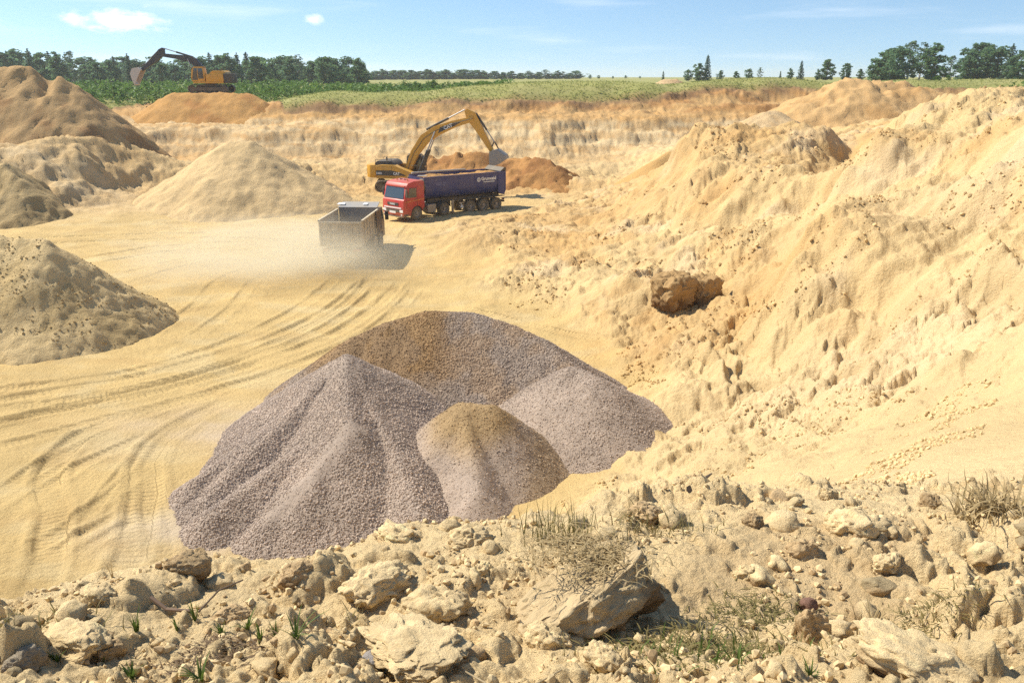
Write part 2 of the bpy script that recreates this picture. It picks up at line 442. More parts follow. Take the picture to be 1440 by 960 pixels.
track(((230, 480), (300, 430), (340, 390), (420, 365)), .95, .3, .05)
track(((500, 380), (540, 340), (560, 318)), 1.0, .3, .05)
track(((620, 440), (720, 465), (800, 490), (880, 505)), .9, .3, .05)
def track_field(x, y):
    h = np.zeros_like(x); m = np.zeros_like(x); sarc = np.zeros_like(x)
    for Q, w, dep in TRACKS:
        lo, hi = Q.min(0) - 1.2, Q.max(0) + 1.2
        sel = np.nonzero((x > lo[0]) & (x < hi[0]) & (y > lo[1]) & (y < hi[1]))[0]
        if not len(sel): continue
        X, Y = x[sel], y[sel]
        X = X + .05 * noise2(X * .9, Y * .9, 50); Y = Y + .05 * noise2(X * .9, Y * .9, 51)
        best = np.full(len(sel), 1e9); arc = np.zeros(len(sel)); L = 0
        for k in range(len(Q) - 1):
            a, d = Q[k], Q[k + 1] - Q[k]; ll = d @ d
            if ll < 1e-8: continue
            t = np.clip(((X - a[0]) * d[0] + (Y - a[1]) * d[1]) / ll, 0, 1)
            dd = (X - a[0] - t * d[0]) ** 2 + (Y - a[1] - t * d[1]) ** 2
            c = dd < best
            best[c] = dd[c]; arc[c] = (L + t * math.sqrt(ll))[c]; L += math.sqrt(ll)
        dist = np.sqrt(best); q = dist / w
        fade = (sstep(0, 1.5, arc) * sstep(0, 1.5, L - arc)) * (.35 + .65 * sstep(-.4, .35, noise2(X * .45, Y * .45, 52)))
        prof = -sstep(1.0, .65, q) + .75 * np.exp(-((q - 1.3) / .28) ** 2)
        h[sel] += .85 * dep * prof * fade
        mm = sstep(1.0, .8, q) * fade
        c = mm > m[sel]
        sarc[sel[c]] = arc[c]; m[sel[c]] = mm[c]
    return h, m, sarc

def floorness(x, y, z):
    r = np.sqrt(x * x + y * y)
    return sstep(.85, .2, np.abs(z)) * sstep(11.5, 13.5, r) * sstep(84, 66, y)
def terrain(x, y, detail=True):
    """height, floor mask, track mask, arc length"""
    x = np.asarray(x, float); y = np.asarray(y, float)
    r = np.sqrt(x * x + y * y)
    wx = x + .05 * r * .35 * noise2(x / (r * .12 + .8), y / (r * .12 + .8), 3) * sstep(3, 9, r)
    wy = y + .05 * r * .25 * noise2(x / (r * .12 + .8), y / (r * .12 + .8), 4) * sstep(3, 9, r)
    wl_ = sstep(77, 85, y) * sstep(118, 108, y)
    wy = wy + wl_ * (1.5 * fbm(x / 13, y / 20, 3, 140, .45) + .05 * fbm(x / 2.6, y / 3, 4, 143, .6))
    bw = sstep(14, 24, r) * sstep(80, 70, y)
    wx = wx + bw * (.9 * fbm(x / 4.5, y / 4.5, 4, 150, .6)); wy = wy + bw * (.9 * fbm(x / 4.5, y / 4.5, 4, 155, .6))
    z = base_h(wx, wy)
    fl = floorness(x, y, z)
    fe = field_edge(x, y)
    fld = sstep(-.5, 1.5, r - fe)
    rough = (1 - fl) * (1 - fld)
    far = sstep(9, 22, r)
    # big soft lumps, gullied banks, clods
    n = .30 * fbm(x / 7, y / 7, 4, 10) * far
    n += .13 * billow(x / 3.0, y / 3.0, 4, 20, .5) * far
    n += .05 * billow(x / .9, y / .9, 3, 25, .5) * sstep(8, 16, r)
    n += .15 * fbm(x / 1.3, y / 1.3, 6, 27, .70) * far * (.45 + .55 * sstep(-.4, .3, noise2(x / 4.1, y / 4.1, 28)))
    crr, drr = -.29 * x + .96 * y + .5 * noise2(x / 3, y / 3, 36), .96 * x + .29 * y
    rb = far * sstep(1., 6., x) * sstep(75, 60, y)
    n += rb * (.28 * (np.abs(noise2(crr / 1.6, drr / 5.5, 37)) - .3) + .20 * (np.abs(noise2(crr / .6, drr / 2.6, 38)) - .3) + .10 * (np.abs(noise2(crr / .25, drr / 1.0, 138)) - .3)) * (.3 + .9 * sstep(-.3, .3, noise2(x / 6, y / 6, 39)))
    ms = sstep(-.15, .35, noise2(x / 5.2, y / 5.2, 31))
    n += (.20 * clods(x / .7, y / .7, 60, .05, .34, .4) + .26 * clods(x / .33, y / .33, 62, .05, .36, .5)) * far * ms
    wall = sstep(80, 88, y) * (1 - fld)
    hs = sstep(-.35, .45, noise2(x / 9, y / 30, 35))
    n += wall * (.10 * fbm(x / 3, y / 5, 3, 133) + .09 * fbm(x / .7, y / .7, 4, 134, .65) + hs * .05 * (np.abs(noise2(x / .8, y / 4, 34)) - .3))
    zs = z + .35 * noise2(x / 4, y / 8, 135)
    n += wall * .21 * np.sin(zs * 4.6) * (.4 + .6 * sstep(-.3, .4, noise2(x / 7, y / 20, 136)))
    z = z + n * rough
    z = z + fl * (.035 * fbm(x / 3, y / 3, 3, 40) + .018 * billow(x / .6, y / .6, 3, 43) * (.3 + sstep(-.2, .5, noise2(x / 4, y / 4, 48))))
    # step-like slump scarps on the banks
    st = fbm(x / 9 + .4 * noise2(x / 2.2, y / 2.2, 70), y / 9, 2, 71)
    bk = rough * far * sstep(86, 78, y)
    px_, py_ = .96 * x + .29 * y + .35 * noise2(x / .9, y / .9, 160) + .12 * noise2(x / .3, y / .3, 161), -.29 * x + .96 * y + .35 * noise2(x / .9, y / .9, 162) + .12 * noise2(x / .3, y / .3, 163)
    gate = sstep(-.25, .35, noise2(x / 7.5, y / 7.5, 164))
    z = z - bk * gate * (.24 * sstep(.30, .48, noise2(px_ / 2.6, py_ / 1.3, 165)) + .15 * sstep(.30, .50, noise2(px_ / 1.1, py_ / .7, 166)) + .09 * sstep(.3, .5, noise2(px_ / .5, py_ / .35, 167)))
    z = z + bk * .16 * (sstep(.04, .12, st) + sstep(-.38, -.29, st) - 1)
    near = sstep(11, 7, r)
    nn = .07 * fbm(x / .8, y / .8, 3, 80, .5) + .055 * billow(x / .34, y / .34, 4, 84, .55) + .014 * fbm(x / .06, y / .06, 2, 88, .6)
    soft = .35 + .65 * sstep(-.25, .3, noise2(x / 1.3, y / 1.3, 90))
    qx, qy = x + .05 * noise2(x / .09, y / .09, 180) + .09 * noise2(x / .3, y / .3, 181), y + .05 * noise2(x / .09, y / .09, 182) + .09 * noise2(x / .3, y / .3, 183)
    nn = nn * soft + (.24 * clods(qx / .22, qy / .22, 92, .05, .42, .7) + .50 * clods(qx / .55, qy / .55, 94, .05, .36, .5) + .11 * clods(qx / .09, qy / .09, 96, .05, .45, .6)) * (.25 + .75 * soft)
    z = z + near * nn
    z = z + fld * (.12 * fbm(x / 6, y / 6, 3, 95))
    th, tm, ta = track_field(x.ravel(), y.ravel())
    th, tm, ta = th.reshape(x.shape), tm.reshape(x.shape), ta.reshape(x.shape)
    z = z + th * np.maximum(fl, .25 * far * (y < 60))
    return z, fl, tm * fl, ta, fld
_eth = np.array([e[0] for e in EDGE]); _er = np.array([e[1] / math.cos(e[0]) for e in EDGE])
def field_edge(x, y):
    th = np.arctan2(x, y)
    return np.interp(th, _eth, _er) + .35 * noise2(x / 1.6, y / 1.6, 5)
def ground_z(x, y):
    """one point, or arrays, of finished ground height"""
    a = np.atleast_1d(np.asarray(x, float)); b = np.atleast_1d(np.asarray(y, float))
    z = terrain(a, b)[0]
    return float(z[0]) if np.isscalar(x) else z

# soil colours (true colours of the ground, by place)
PALE = np.array((.67, .495, .255)); FLOORC = np.array((.61, .435, .19)); ORANGE = np.array((.50, .285, .10)); RED = np.array((.33, .165, .065))
GREYT = np.array((.46, .335, .165)); WHITE = np.array((.68, .52, .315)); SOIL = np.array((.20, .12, .065)); GREYS = np.array((.83, .63, .345))
BLOBS = [(at(1000, 425, 31), (5, 4), ORANGE, .55), (at(960, 455, 28), (3.5, 2.5), ORANGE, .35), (at(1150, 380, 29), (3, 3), ORANGE, .25), (at(1190, 225, 60), (5, 14), ORANGE, .5),
         (at(740, 345, 47), (6, 3), ORANGE, .3), (at(820, 300, 55), (6, 4), ORANGE, .35), (at(650, 385, 43), (5, 2), ORANGE, .2), (at(1280, 480, 19), (3, 3), WHITE, .5), (at(1340, 300, 28), (3, 3), WHITE, .5), (at(1150, 540, 20), (3, 3), WHITE, .4),
         (at(640, 240, 77), (9, 6), ORANGE, .7), (at(250, 180, 93), (18, 5), ORANGE, .4), (at(60, 210, 66), (12, 6), GREYT, .7), (at(90, 255, 66), (10, 6), WHITE, .5),
         (at(560, 385, 42), (8, 6), FLOORC, .3), (atz(330, 600, 0), (3.5, 1.6), np.array((.50, .42, .36)), .55), (atz(290, 740, 0), (2.2, 1.4), np.array((.48, .41, .37)), .6)]
def soil_colour(x, y, z, fl, fld):
    r = np.sqrt(x * x + y * y)
    yw = y + 3.2 * z * sstep(80, 86, y)      # on the steep far wall the beds run level, not down the face
    n1 = fbm(x / 6, yw / 6, 4, 100); n2 = fbm(x / 1.9, yw / 1.3, 4, 105)
    C = np.empty(x.shape + (3,)); C[:] = PALE
    def put(c, f):
        nonlocal C
        f = np.clip(f, 0, 1)[..., None]; C = C * (1 - f) + c * f
    put(FLOORC, fl)
    put(np.array((.66, .52, .28)), fl * sstep(0., .6, fbm(x / 3.5, y / 2.2, 4, 119)) * .5)
    put(np.array((.50, .335, .14)), fl * sstep(.2, .8, fbm(x / 2.5, y / 1.6, 4, 123)) * .45)
    bank = (1 - fl) * sstep(18, 30, r) * sstep(86, 70, y)
    put(np.array((.63, .45, .215)), bank * .5)
    put(ORANGE, bank * sstep(.05, .7, n1) * .5)
    put(ORANGE, bank * sstep(34, 58, y) * .38)
    put(np.array((.42, .26, .11)), bank * sstep(.35, .8, fbm(x / 2.2, y / 2.2, 4, 117, .6)) * .5)
    put(WHITE, bank * sstep(.2, .7, fbm(x / 5, y / 5, 4, 111)) * .6)
    wall = sstep(80, 87, y)
    put(WHITE, wall * .5)
    put(ORANGE, wall * sstep(.1, .7, np.sin(z * 6.5 + 2.2 * n1) * .6 + .5 * n2) * .5)
    put(RED, wall * sstep(.35, .8, n2) * .35)
    lay = z + .25 * n2
    put(ORANGE, wall * sstep(5.3, 6.0, lay) * .75)
    put(ORANGE, wall * sstep(3.4, 2.4, lay) * .35)
    put(RED, wall * sstep(6.3, 6.9, lay) * sstep(-.3, .3, n1) * .8)
    put(ORANGE, wall * sstep(.1, .5, n1) * .4)
    for p, (ax, ay), c, f in BLOBS:
        put(c, f * np.exp(-(((x - p[0]) / ax) ** 2 + ((y - p[1]) / ay) ** 2)) * (.75 + .5 * n2))
    be = np.array(field_edge(x, y)) - r
    put(SOIL * 1.25, sstep(1.3, .35, be + .5 * n2) * (1 - fld) * sstep(80, 87, y) * .8)
    near = sstep(13, 8, r)
    put(GREYS, near * .8)
    put(np.array((.40, .27, .14)), near * sstep(.2, .8, n2 + .3 * n1) * .45)
    put(np.array((.27, .28, .09)), fld * .9)
    put(np.array((.34, .30, .13)), fld * sstep(-.1, .5, n1) * .5)
    C = C * (1 + .10 * n2[..., None] + .06 * n1[..., None])
    return np.clip(C, .02, .85)

def sand_material(name, bump=1.0, tracks=False, gain=1.0):
    t = NT(name)
    col = t.attr('soil')
    n = t.noise(9, 9, .7); n2 = t.noise(55, 6, .7); n3 = t.noise(1.1, 5, .6)
    c = t.mix(t.rng(n, .3, .75, 0, .34), col, t.mix(1.0, col, (.70, .62, .52), 'MULTIPLY'))
    c = t.mix(t.rng(n2, .58, .85, 0, .45), c, t.mix(1.0, col, (.50, .42, .36), 'MULTIPLY'))
    c = t.mix(t.rng(n3, .35, .7, 0, .22), c, t.mix(1.0, col, (1.12, 1.08, 1.0), 'MULTIPLY'))
    t.set('Base Color', c); t.set('Roughness', .95); t.set('Specular IOR Level', .12)
    h = t.math('ADD', t.math('MULTIPLY', n, 1.0), t.math('MULTIPLY', n2, .22))
    hl = t.noise(2.2, 11, .74)
    nb = t.bump(hl, .38 * bump, .28)
    nb = t.bump(h, .8 * bump, .10, nb)
    if tracks:
        s = t.attr('arc', 'Fac'); m = t.attr('tread', 'Fac')
        w = t.math('SINE', t.math('MULTIPLY', s, 2 * math.pi / .19))
        nb = t.bump(t.math('MULTIPLY', w, m), .7, .013, nb)
    t.l.new(nb, t.b.inputs['Normal'])
    return t.m
M_GROUND = sand_material('quarry_sand', 1.0, True)
M_HEAP = sand_material('heap_sand', 1.0)

def build_ground():
    # polar sheet: fine where the land is near, coarse towards the horizon
    th = np.concatenate([np.linspace(-62, -37, 40)[:-1], np.linspace(-37, 37, 830), np.linspace(37, 62, 40)[1:]]) * math.pi / 180
    r = [.35]
    while r[-1] < 3600:
        x = r[-1]
        k = .012 if x < 1.7 else .0046 if x < 7 else .009 if x < 12 else .0046 if x < 50 else .0036 if x < 106 else .012 if x < 160 else .04
        r.append(x * (1 + k))
    r = np.array(r)
    RR, TT = np.meshgrid(r, th, indexing='ij')
    X, Y = RR * np.sin(TT), RR * np.cos(TT)
    x, y = X.ravel(), Y.ravel()
    z, fl, tm, ta, fld = terrain(x, y)
    C = soil_colour(x, y, z, fl, fld)
    nr, nt = RR.shape
    i = np.arange(nr * nt).reshape(nr, nt)
    F = np.stack([i[:-1, :-1], i[:-1, 1:], i[1:, 1:], i[1:, :-1]], -1).reshape(-1, 4)
    V = np.stack([x, y, z], 1)
    edge = (RR - np.array(field_edge(x, y)).reshape(RR.shape)).ravel()
    isf = edge[F].mean(1) > 0
    def sub(F, name, mat):
        used = np.unique(F); mp = np.zeros(len(V), int); mp[used] = np.arange(len(used))
        me = np_mesh(name, V[used], mp[F][:, ::-1])
        vcol(me, 'soil', C[used]); vfloat(me, 'tread', tm[used]); vfloat(me, 'arc', ta[used])
        o = link(name, me, mat); o['kind'] = 'structure'
        return o
    g = sub(F[~isf], 'quarry_ground', M_GROUND)
    t = NT('field_soil'); t.set('Base Color', t.attr('soil')); t.set('Roughness', .95); t.set('Specular IOR Level', .1)
    f = sub(F[isf], 'field', t.m)
    print('ground tris', 2 * len(F))
    return g, f
ground, field = build_ground()
# ------------------------------------------------------------------ heaps of sand and gravel
def heap_height(x, y, ridges, slope, soft, rough, seed, rill=.0, scale=1.0):
    wx = x + scale * (.30 * noise2(x / (2.2 * scale), y / (2.2 * scale), seed) + .10 * noise2(x / (.7 * scale), y / (.7 * scale), seed + 1)) * min(1, rough * 6)
    wy = y + scale * (.30 * noise2(x / (2.2 * scale), y / (2.2 * scale), seed + 2) + .10 * noise2(x / (.7 * scale), y / (.7 * scale), seed + 3)) * min(1, rough * 6)
    h = np.full(x.shape, -50.0)
    for P in ridges:
        for k in range(max(1, len(P) - 1)):
            a = np.array(P[k]); b = np.array(P[min(k + 1, len(P) - 1)]); d = b - a; ll = d[0] ** 2 + d[1] ** 2
            t = np.clip(((wx - a[0]) * d[0] + (wy - a[1]) * d[1]) / ll, 0, 1) if ll > 1e-9 else np.zeros_like(x)
            dist = np.sqrt((wx - a[0] - t * d[0]) ** 2 + (wy - a[1] - t * d[1]) ** 2)
            hh = a[2] + t * d[2] - slope * (np.sqrt(dist * dist + soft * soft) - soft)
            h = np.maximum(h, hh)
    h = h + rough * (.55 * fbm(x / (1.8 * scale), y / (1.8 * scale), 6, seed + 5, .62) + .35 * billow(x / (.7 * scale), y / (.7 * scale), 4, seed + 9, .6))
    if rough > .08: h = h + .075 * scale ** .7 * fbm(x / (.8 * scale), y / (.8 * scale), 6, seed + 14, .72)
    return h
def make_heap(name, ridges, slope, res, colour, label, cat, group=None, soft=.3, rough=.12, seed=200, scale=1.0, mat=None, colfn=None, step=0., clod=0.):
    ridges = [[tuple(p) for p in P] for P in ridges]
    allp = np.array([p for P in ridges for p in P])
    base = float(np.min(base_h(allp[:, 0], allp[:, 1])))
    rad = (allp[:, 2].max() - base + 1.2) / slope + soft + 1.0
    xs = np.arange(allp[:, 0].min() - rad, allp[:, 0].max() + rad, res); ys = np.arange(allp[:, 1].min() - rad, allp[:, 1].max() + rad, res)
    X, Y = np.meshgrid(xs, ys, indexing='ij'); x, y = X.ravel(), Y.ravel()
    g = terrain(x, y)[0]
    h = heap_height(x, y, ridges, slope, soft, rough, seed, scale=scale)
    if step:
        st = fbm(x / (2.5 * scale), y / (2.5 * scale), 3, seed + 30)
        h = h + step * (sstep(.05, .11, st) + sstep(-.3, -.24, st) - 1)
    if clod: h = h + clod * clods(x / (.55 * scale), y / (.55 * scale), seed, .06, .4, .5) * sstep(-.2, .3, noise2(x / scale, y / scale, seed + 40))
    keep = h > g - .04
    z = np.maximum(h, g - .30)
    nx, ny = X.shape; i = np.arange(nx * ny).reshape(nx, ny)
    F = np.stack([i[:-1, :-1], i[1:, :-1], i[1:, 1:], i[:-1, 1:]], -1).reshape(-1, 4)
    F = F[keep[F].any(1)]
    used = np.unique(F); mp = np.zeros(len(x), int); mp[used] = np.arange(len(used))
    o = np.array([allp[:, 0].mean(), allp[:, 1].mean(), base])
    V = np.stack([x, y, z], 1)[used] - o
    me = np_mesh(name, V, mp[F])
    n1, n2 = fbm(x / (2.2 * scale), y / (2.2 * scale), 4, seed + 60), fbm(x / (.6 * scale), y / (.6 * scale), 3, seed + 66)
    if colfn: C = colfn(x, y, z, n1, n2)
    else:
        C = np.empty(x.shape + (3,)); C[:] = colour; C *= (1 + .13 * n1 + .10 * n2)[:, None]
    vcol(me, 'soil', np.clip(C[used], .02, .85))
    ob = link(name, me, mat or M_HEAP, loc=o)
    tag(ob, label, cat, group)
    return ob
def ridge(*pts): return [tuple(at(*p)) for p in pts]
G_H = 'sand heaps round the pit'
def mottled(a, b, lo=.0, hi=.5):
    a, b = np.array(a), np.array(b)
    def f(x, y, z, n1, n2):
        k = sstep(lo, hi, n1 + .4 * n2)[:, None]
        return (a * (1 - k) + b * k) * (1 + .1 * n2)[:, None]
    return f
make_heap('sand_heap', [ridge((-170, 340, 33.5), (-30, 332, 33.5), (58, 337, 33.3))], .86, .11, GREYT,
          'large grey-tan sand heap at the left edge beside the wheel tracks', 'sand heap', G_H, soft=.25, rough=.12, seed=210, step=.03, clod=.10, colfn=mottled((.66, .49, .25), (.53, .385, .185)))
make_heap('sand_heap', [ridge((322, 200, 69.5), (352, 200, 69)), ridge((352, 200, 69), (410, 238, 67.5), (505, 284, 66)), ridge((340, 200, 69), (300, 250, 65))], .62, .2, np.array((.63, .455, .235)),
          'pale conical sand heap in the middle distance left of the excavator in the pit', 'sand heap', G_H, soft=.4, rough=.085, seed=220, scale=1.6, step=.06)
make_heap('sand_heap', [ridge((-140, 88, 79), (0, 97, 79), (42, 98, 79), (66, 110, 79), (86, 107, 79), (94, 113, 79))], .98, .24, ORANGE,
          'tall brown sand heap under the trees at the upper left', 'sand heap', G_H, soft=.5, rough=.20, seed=230, scale=2.0, step=.22, clod=.25, colfn=mottled((.50, .325, .15), (.35, .205, .09)))
make_heap('sand_heap', [ridge((-160, 210, 63), (-70, 212, 63), (-4, 226, 62.6), (20, 250, 61.5))], .85, .17, GREYT,
          'small dusty sand heap cut off by the left edge, below the tall brown heap', 'sand heap', G_H, soft=.4, rough=.14, seed=240, scale=1.4, step=.2, colfn=mottled((.50, .365, .18), (.40, .285, .135)))
make_heap('sand_heap', [ridge((226, 140, 101.5), (245, 131, 102), (350, 132, 102), (366, 140, 101.5)), ridge((250, 131, 109.5), (350, 132, 109.5)), ridge((250, 131, 106), (350, 132, 106)), ridge((250, 131, 104), (350, 132, 104)), ridge((250, 131, 108), (350, 132, 108))], .60, .3, ORANGE,
          'orange sand mound that the far excavator stands on', 'sand heap', G_H, soft=.3, rough=.10, seed=250, scale=2.0, colfn=mottled((.52, .29, .10), (.42, .21, .07), .1, .6))
make_heap('sand_heap', [ridge((1150, 124, 92), (1178, 115, 92), (1212, 113, 92), (1245, 117, 92), (1276, 115, 92), (1300, 126, 91), (1335, 142, 89))], .56, .26, ORANGE,
          'long orange-tan sand heap on the horizon right of centre', 'sand heap', G_H, soft=.5, rough=.22, seed=260, scale=1.8, step=.25, colfn=mottled((.58, .37, .165), (.48, .29, .12), .1, .6))
make_heap('sand_heap', [ridge((606, 221, 79), (642, 216, 79), (700, 221, 79), (752, 221, 78), (776, 229, 77))], .62, .2, RED,
          'red-brown earth heap behind the blue trailer', 'earth heap', G_H, soft=.3, rough=.26, seed=270, scale=1.6, step=.22, clod=.3, colfn=mottled((.46, .24, .085), (.34, .165, .06), -.1, .5))
make_heap('sand_heap', [ridge((942, 213, 73), (925, 224, 72), (902, 246, 71))], .66, .2, ORANGE,
          'smooth orange sand mound at the foot of the right bank', 'sand heap', G_H, soft=.3, rough=.03, seed=280, colfn=mottled((.53, .325, .125), (.50, .29, .10), .2, .7))
make_heap('sand_heap', [ridge((1076, 157, 84), (1092, 157, 84))], .5, .2, WHITE,
          'low whitish sand heap on the far bench behind the right bank', 'sand heap', G_H, soft=.3, rough=.12, seed=290, colfn=mottled((.60, .43, .235), (.52, .35, .175)))
make_heap('sand_heap', [ridge((934, 112, 128), (950, 112, 128))], .5, .3, PALE,
          'tiny pale sand heap in the far field at the centre', 'sand heap', 'small heaps in the far field', soft=.3, rough=.15, seed=300, colfn=mottled((.60, .42, .23), (.5, .33, .17)))
make_heap('sand_heap', [ridge((1026, 113, 134), (1034, 113, 134))], .6, .3, PALE,
          'tiny sand heap in the far field right of the pale one', 'sand heap', 'small heaps in the far field', soft=.3, rough=.15, seed=305, colfn=mottled((.50, .32, .16), (.42, .27, .13)))

# --- gravel
def stone_material(name):
    t = NT(name)
    r = t.add('ShaderNodeAttribute'); r.attribute_type = 'INSTANCER'; r.attribute_name = 'tone'
    n = t.noise(30, 3, .6)
    t.set('Base Color', t.mix(t.rng(n, .3, .7, 0, .5), r.outputs['Color'], t.mix(1.0, r.outputs['Color'], (.72, .70, .68), 'MULTIPLY')))
    t.set('Roughness', .88); t.set('Specular IOR Level', .2)
    return t.m
M_STONE = stone_material('crushed_stone')
def scatter(name, P, size, tone, mat, parent=None, flat=(.55, 1.), seed=1, subdiv=1, jag=.35):
    """points that each carry a stone: one object, instanced by geometry nodes"""
    n = len(P); rg = np.random.default_rng(seed)
    me = bpy.data.meshes.new(name); me.vertices.add(n); me.vertices.foreach_set('co', np.asarray(P, np.float32).ravel())
    a = me.attributes.new('rot', 'FLOAT_VECTOR', 'POINT'); a.data.foreach_set('vector', (rg.random((n, 3)) * 6.283).astype(np.float32).ravel())
    s = np.stack([size * (.75 + .6 * rg.random(n)), size * (.75 + .5 * rg.random(n)), size * (flat[0] + (flat[1] - flat[0]) * rg.random(n))], 1)
    a = me.attributes.new('siz', 'FLOAT_VECTOR', 'POINT'); a.data.foreach_set('vector', s.astype(np.float32).ravel())
    vcol(me, 'tone', tone)
    ob = link(name, me, parent=parent)
    ng = bpy.data.node_groups.new(name, 'GeometryNodeTree')
    ng.interface.new_socket('Geometry', in_out='INPUT', socket_type='NodeSocketGeometry')
    ng.interface.new_socket('Geometry', in_out='OUTPUT', socket_type='NodeSocketGeometry')
    N, L = ng.nodes, ng.links
    gi, go = N.new('NodeGroupInput'), N.new('NodeGroupOutput')
    iop = N.new('GeometryNodeInstanceOnPoints'); ico = N.new('GeometryNodeMeshIcoSphere')
    ico.inputs['Radius'].default_value = .5; ico.inputs['Subdivisions'].default_value = subdiv
    sp = N.new('GeometryNodeSetPosition'); no = N.new('ShaderNodeTexNoise'); no.inputs['Scale'].default_value = 2.1
    sub = N.new('ShaderNodeVectorMath'); sub.operation = 'SUBTRACT'; sub.inputs[1].default_value = (.5, .5, .5)
    sc = N.new('ShaderNodeVectorMath'); sc.operation = 'SCALE'; sc.inputs['Scale'].default_value = jag * 2
    L.new(no.outputs['Color'], sub.inputs[0]); L.new(sub.outputs[0], sc.inputs[0]); L.new(sc.outputs[0], sp.inputs['Offset'])
    sm = N.new('GeometryNodeSetMaterial'); sm.inputs['Material'].default_value = mat
    L.new(ico.outputs['Mesh'], sp.inputs['Geometry']); L.new(sp.outputs[0], sm.inputs['Geometry']); L.new(sm.outputs[0], iop.inputs['Instance'])
    for nm, sock in (('rot', 'Rotation'), ('siz', 'Scale')):
        na = N.new('GeometryNodeInputNamedAttribute'); na.data_type = 'FLOAT_VECTOR'; na.inputs['Name'].default_value = nm
        L.new(na.outputs['Attribute'], iop.inputs[sock])
    L.new(gi.outputs[0], iop.inputs['Points']); L.new(iop.outputs[0], go.inputs[0])
    md = ob.modifiers.new('stones', 'NODES'); md.node_group = ng
    ob['kind'] = 'stuff'
    return ob
def surface_points(ob, dens, seed):
    me = ob.data; rg = np.random.default_rng(seed)
    V = np.empty(len(me.vertices) * 3); me.vertices.foreach_get('co', V); V = V.reshape(-1, 3)
    F = np.empty(len(me.loops), int); me.loops.foreach_get('vertex_index', F); F = F.reshape(-1, 4)
    a, b, c, d = (V[F[:, k]] for k in range(4))
    area = np.linalg.norm(np.cross(c - a, d - b), axis=1) * .5
    n = int(area.sum() * dens); f = rg.choice(len(F), n, p=area / area.sum()); u, v = rg.random((2, n, 1))
    return (a[f] * (1 - u) * (1 - v) + b[f] * u * (1 - v) + c[f] * u * v + d[f] * (1 - u) * v), f, F
GREYG = np.array((.445, .352, .278)); TANG = np.array((.42, .29, .15))
def gravel_pile(ridges, slope, colfn, label, seed, fine):
    """fine(x, y, n) -> share of the surface that is dusty fines rather than loose stones"""
    ob = make_heap('gravel_pile', ridges, slope, .075, GREYG, label, 'gravel pile', 'crushed stone piles in the pit', soft=.13, rough=.05, seed=seed, colfn=colfn)
    P, f, F = surface_points(ob, 640, seed)
    w = P + np.array(ob.location)
    n1, n2 = fbm(w[:, 0] / 2.2, w[:, 1] / 2.2, 4, seed + 60), fbm(w[:, 0] / .6, w[:, 1] / .6, 3, seed + 66)
    fs = fine(w[:, 0], w[:, 1], n1)
    rg = np.random.default_rng(seed + 5)
    keep = (rg.random(len(P)) > fs * .8) & (w[:, 2] > base_h(w[:, 0], w[:, 1]) - .05)
    P, w, n1, n2, fs = P[keep], w[keep], n1[keep], n2[keep], fs[keep]
    tone = colfn(w[:, 0], w[:, 1], w[:, 2], n1, n2) * (.84 + .42 * rg.random(len(P)) ** 1.3)[:, None] * 1.06
    size = (.024 + .046 * rg.random(len(P)) ** 3.5) * (1 - .4 * fs)
    scatter('crushed_stone', P + np.array((0, 0, .008)), size, np.clip(tone, .03, .7), M_STONE, ob, seed=seed)
    return ob
def gcol(a, b=None, mask=None):
    a = np.array(a)
    def f(x, y, z, n1, n2):
        C = np.empty(x.shape + (3,)); C[:] = a
        if b is not None:
            k = np.clip(mask(x, y, z, n1, n2), 0, 1)[:, None]; C = C * (1 - k) + np.array(b) * k
        return C * (1 + .12 * n1 + .1 * n2)[:, None]
    return f
zB = atz(560, 490, 1.6)
gravel_pile([ridge((500, 474, 25.4), (545, 452, 25.8), (600, 437, 26.0), (665, 441, 25.8), (720, 458, 25.2), (768, 480, 24.4), (800, 512, 23.4))], .70,
            gcol(GREYG * .86, (.34, .215, .105), lambda x, y, z, n1, n2: .85 * sstep(-1.2, -3.6, x) * sstep(.6, 1.4, z) + .45 * sstep(-.2, .5, n1 + .5 * n2)),
            'brown-tinged crushed stone pile at the back of the cluster, the tallest', 410, lambda x, y, n: .55 * sstep(-2.2, -4., x))
pA = [tuple(at(487, 499, 22.4)), tuple(at(494, 600, 18.9)), tuple(at(440, 668, 17.7)), tuple(at(385, 722, 16.9))]
rd = np.array(pA)
def near_ridge(x, y):
    d = np.full(x.shape, 9.)
    for k in range(1, len(rd) - 1):
        a, b = rd[k][:2], rd[k + 1][:2]; dv = b - a
        t = np.clip(((x - a[0]) * dv[0] + (y - a[1]) * dv[1]) / (dv @ dv), 0, 1)
        d = np.minimum(d, np.hypot(x - a[0] - t * dv[0], y - a[1] - t * dv[1]))
    return d
gravel_pile([pA, [tuple(at(487, 499, 22.4)), tuple(at(400, 585, 20.4)), tuple(at(278, 676, 18.6))], [tuple(at(440, 620, 19.2)), tuple(at(300, 716, 17.2))], [tuple(at(400, 585, 20.4)), tuple(at(290, 700, 17.8))], [pA[0], tuple(at(560, 640, 18.4)), tuple(at(590, 720, 16.6))]], .66, gcol(GREYG),
            'big mauve-grey crushed stone pile in front on the left, with a sharp ridge', 420,
            lambda x, y, n: np.maximum(sstep(.45, .1, near_ridge(x, y)), .6 * sstep(1.5, .5, np.hypot(x - rd[0][0], y - rd[0][1]))))
gravel_pile([ridge((806, 516, 22.6), (840, 530, 22.0))], .60, gcol(GREYG * .98),
            'mauve-grey crushed stone pile at the right end of the cluster', 430, lambda x, y, n: .55 + .3 * n)
pD = at(660, 570, 19.9)
